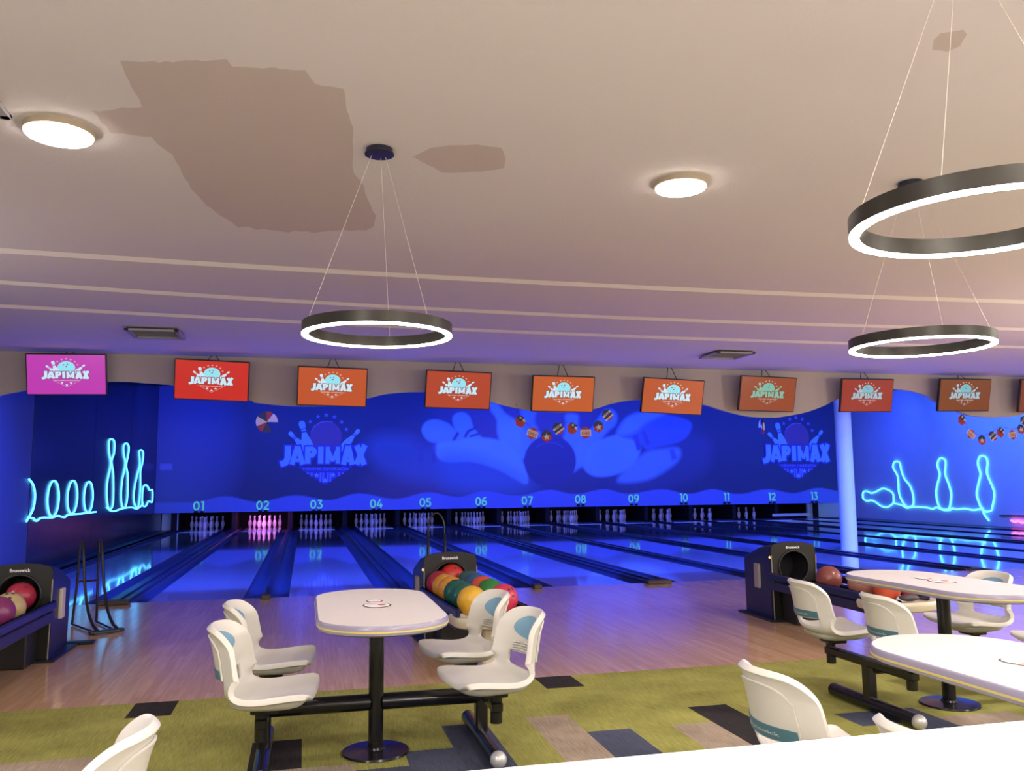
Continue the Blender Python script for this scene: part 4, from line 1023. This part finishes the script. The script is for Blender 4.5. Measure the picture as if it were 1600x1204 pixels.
# ================================================================== DECORATIONS
DN = mat('flag_navy', (.02, .03, .09), .6); DR = mat('flag_red', (.42, .03, .03), .6); DW = mat('flag_white', (.62, .55, .48), .6)
def hexa(r=1.0, ry=None): return [(r*math.cos(R(30+60*i)), r*math.sin(R(30+60*i))) for i in range(6)]
def card(px, py, kind, rot, label, Y=1.236, r=.085, grp='cards of the middle garland'):
    c = V(px, py, Y); t = empty('garland_card', c); t.rotation_euler = (0, R(-rot), 0); tag(t, label, 'garland card', grp)
    f = lambda y: (lambda a, b: (a, y, b))
    body = {'star': DN, 'words': DR, 'visa': DN, 'flag': DR}[kind]
    MB().prism([(a*r, b*r*1.1) for a, b in hexa()], f(.002), f(-.002)).build('card', body, t)
    if kind == 'star':
        MB().flat([(-.074, 0), (-.074, -.045), (0, -.094), (.074, -.045), (.074, 0)], f(-.003)).build('red_half', DR, t)
        MB().flat(star(0, -.012, .055), f(-.004)).build('white_star', DW, t)
    elif kind == 'words':
        MB().flat([(-.085, -.045), (.085, -.045), (.085, .045), (-.085, .045)], f(-.003)).build('white_banner', DW, t)
        gg = text_geo('CHILE', .13, .05, .03); MB().add([(a, -.004, b-.005) for a, b in gg[0]], gg[1]).build('banner_lettering', DR, t)
    elif kind == 'visa':
        MB().flat([(-.08, -.05), (.08, -.05), (0, -.094)], f(-.003)).build('red_corner', DR, t)
        MB().flat([(-.08, -.035), (.08, -.035), (.08, -.06), (-.08, -.06)], f(-.0032)).flat([(-.075, .0), (.075, .0), (.075, .035), (-.075, .035)], f(-.0032)).build('white_band', DW, t)
        gg = text_geo('VIVA', .10, .04, .02); MB().add([(a, -.004, b+.017) for a, b in gg[0]], gg[1]).build('banner_lettering', DN, t)
    else:
        MB().flat([(-.01, .0), (.07, -.01), (.074, .045), (0, .094), (-.04, .07)], f(-.003)).build('navy_corner', DN, t)
        MB().flat(star(.012, .05, .026), f(-.004)).flat([(.03, .0), (.074, -.03), (.074, .02), (.05, .03)], f(-.0035)).build('white_star', DW, t)
    return t
def garland(pts, Y, lab, rings):
    P = [V(x, y, Y) for x, y in spline(pts, 4, False)]
    tag(MB().tube(P, .003, 5).build('garland_string', M['blackwire']), lab, 'string')
cards = [(813, 658, 'flag', 12, 'small round flag card with navy corner, leftmost on the middle garland'), (832, 677, 'words', -20, 'white CHILE card left on the middle garland'), (854, 681, 'star', 5, 'star card lowest on the middle garland'), (872, 669, 'visa', 35, 'tilted card with white bands right of the lowest star card'),
         (894, 669, 'flag', 0, 'red flag card in the middle of the garland'), (915, 676, 'words', 2, 'white CHILE card right of centre on the middle garland'), (935, 666, 'star', 10, 'star card near the right end of the middle garland'), (949, 648, 'visa', 40, 'highest card at the right end of the middle garland')]
for c in cards: card(*c)
garland([(806, 630), (813, 650), (832, 668), (854, 671), (872, 661), (894, 661), (915, 668), (935, 657), (949, 640), (956, 626)], 1.243, 'thin dark string of the middle garland under the fascia', 0)
k = 1600/130
cards2 = [(403, 320, 'flag', 0, 'flag card hanging alone below the second screen from the right edge'), (580, 590, 'words', -38, 'tilted white card left on the right garland'), (790, 700, 'star', 0, 'star card lowest on the right garland'), (1000, 620, 'visa', 38, 'tilted banded card between star and flag on the right garland'), (1150, 560, 'flag', 0, 'red flag card in the middle of the right garland'), (1380, 600, 'words', 8, 'white card right of the middle of the right garland'), (1540, 490, 'star', 20, 'star card at the right edge of the photo'), (1600, 330, 'visa', 50, 'navy card cut by the right edge of the photo')]
for x, y, kk, rot, lab in cards2: card(1470+x/k, 630+y/k, kk, rot, lab, r=.078, grp='cards of the right garland')
garland([(1503, 636), (1512, 668), (1534, 680), (1552, 673), (1563, 666), (1582, 670), (1598, 660), (1602, 636)], 1.243, 'thin dark string of the right garland under the fascia', 0)
def rosette(px, py, rz, r, label):
    c = V(px, py, 1.35); t = empty('paper_fan', c, rot=(0, 0, R(rz))); tag(t, label, 'paper fan', 'paper fans in flag colours')
    for nm, m, secs in (('navy_sector', DN, (95, 245)), ('white_sector', DW, (150, 0)), ('red_sector', DR, (60, 210))):
        mb = MB()
        for s_ in secs:
            wdt = 55 if m is not DR else 35
            P = [(0, 0)]+[(r*math.cos(R(s_+wdt*i/6)), r*math.sin(R(s_+wdt*i/6))) for i in range(7)]
            mb.prism(P, lambda a, b: (a, .01, b), lambda a, b: (a, -.01, b))
        mb.build(nm, m, t)
    MB().tube([(0, 0, r*.9), (0, 0, 4.30-c.z)], .002, 4).build('thread', M['blackwire'], t)
rosette(417, 659, 8, .145, 'round paper fan in navy, white and red left of the mural logo')
rosette(1190, 667, 76, .13, 'paper fan seen edge-on beside the right mural logo')

# ================================================================== COUNTER
t = empty('counter', (2.4, -9.825, 0)); tag(t, 'bright white marble counter ledge across the lower right corner', 'counter')
MB().cbox((0, -.23, 1.03), (8.0, .46, .04), .006).build('countertop', M['counter'], t)
MB().box((0, -.25, .505), (7.9, .30, 1.0)).build('counter_wall', M['hallwall'], t)
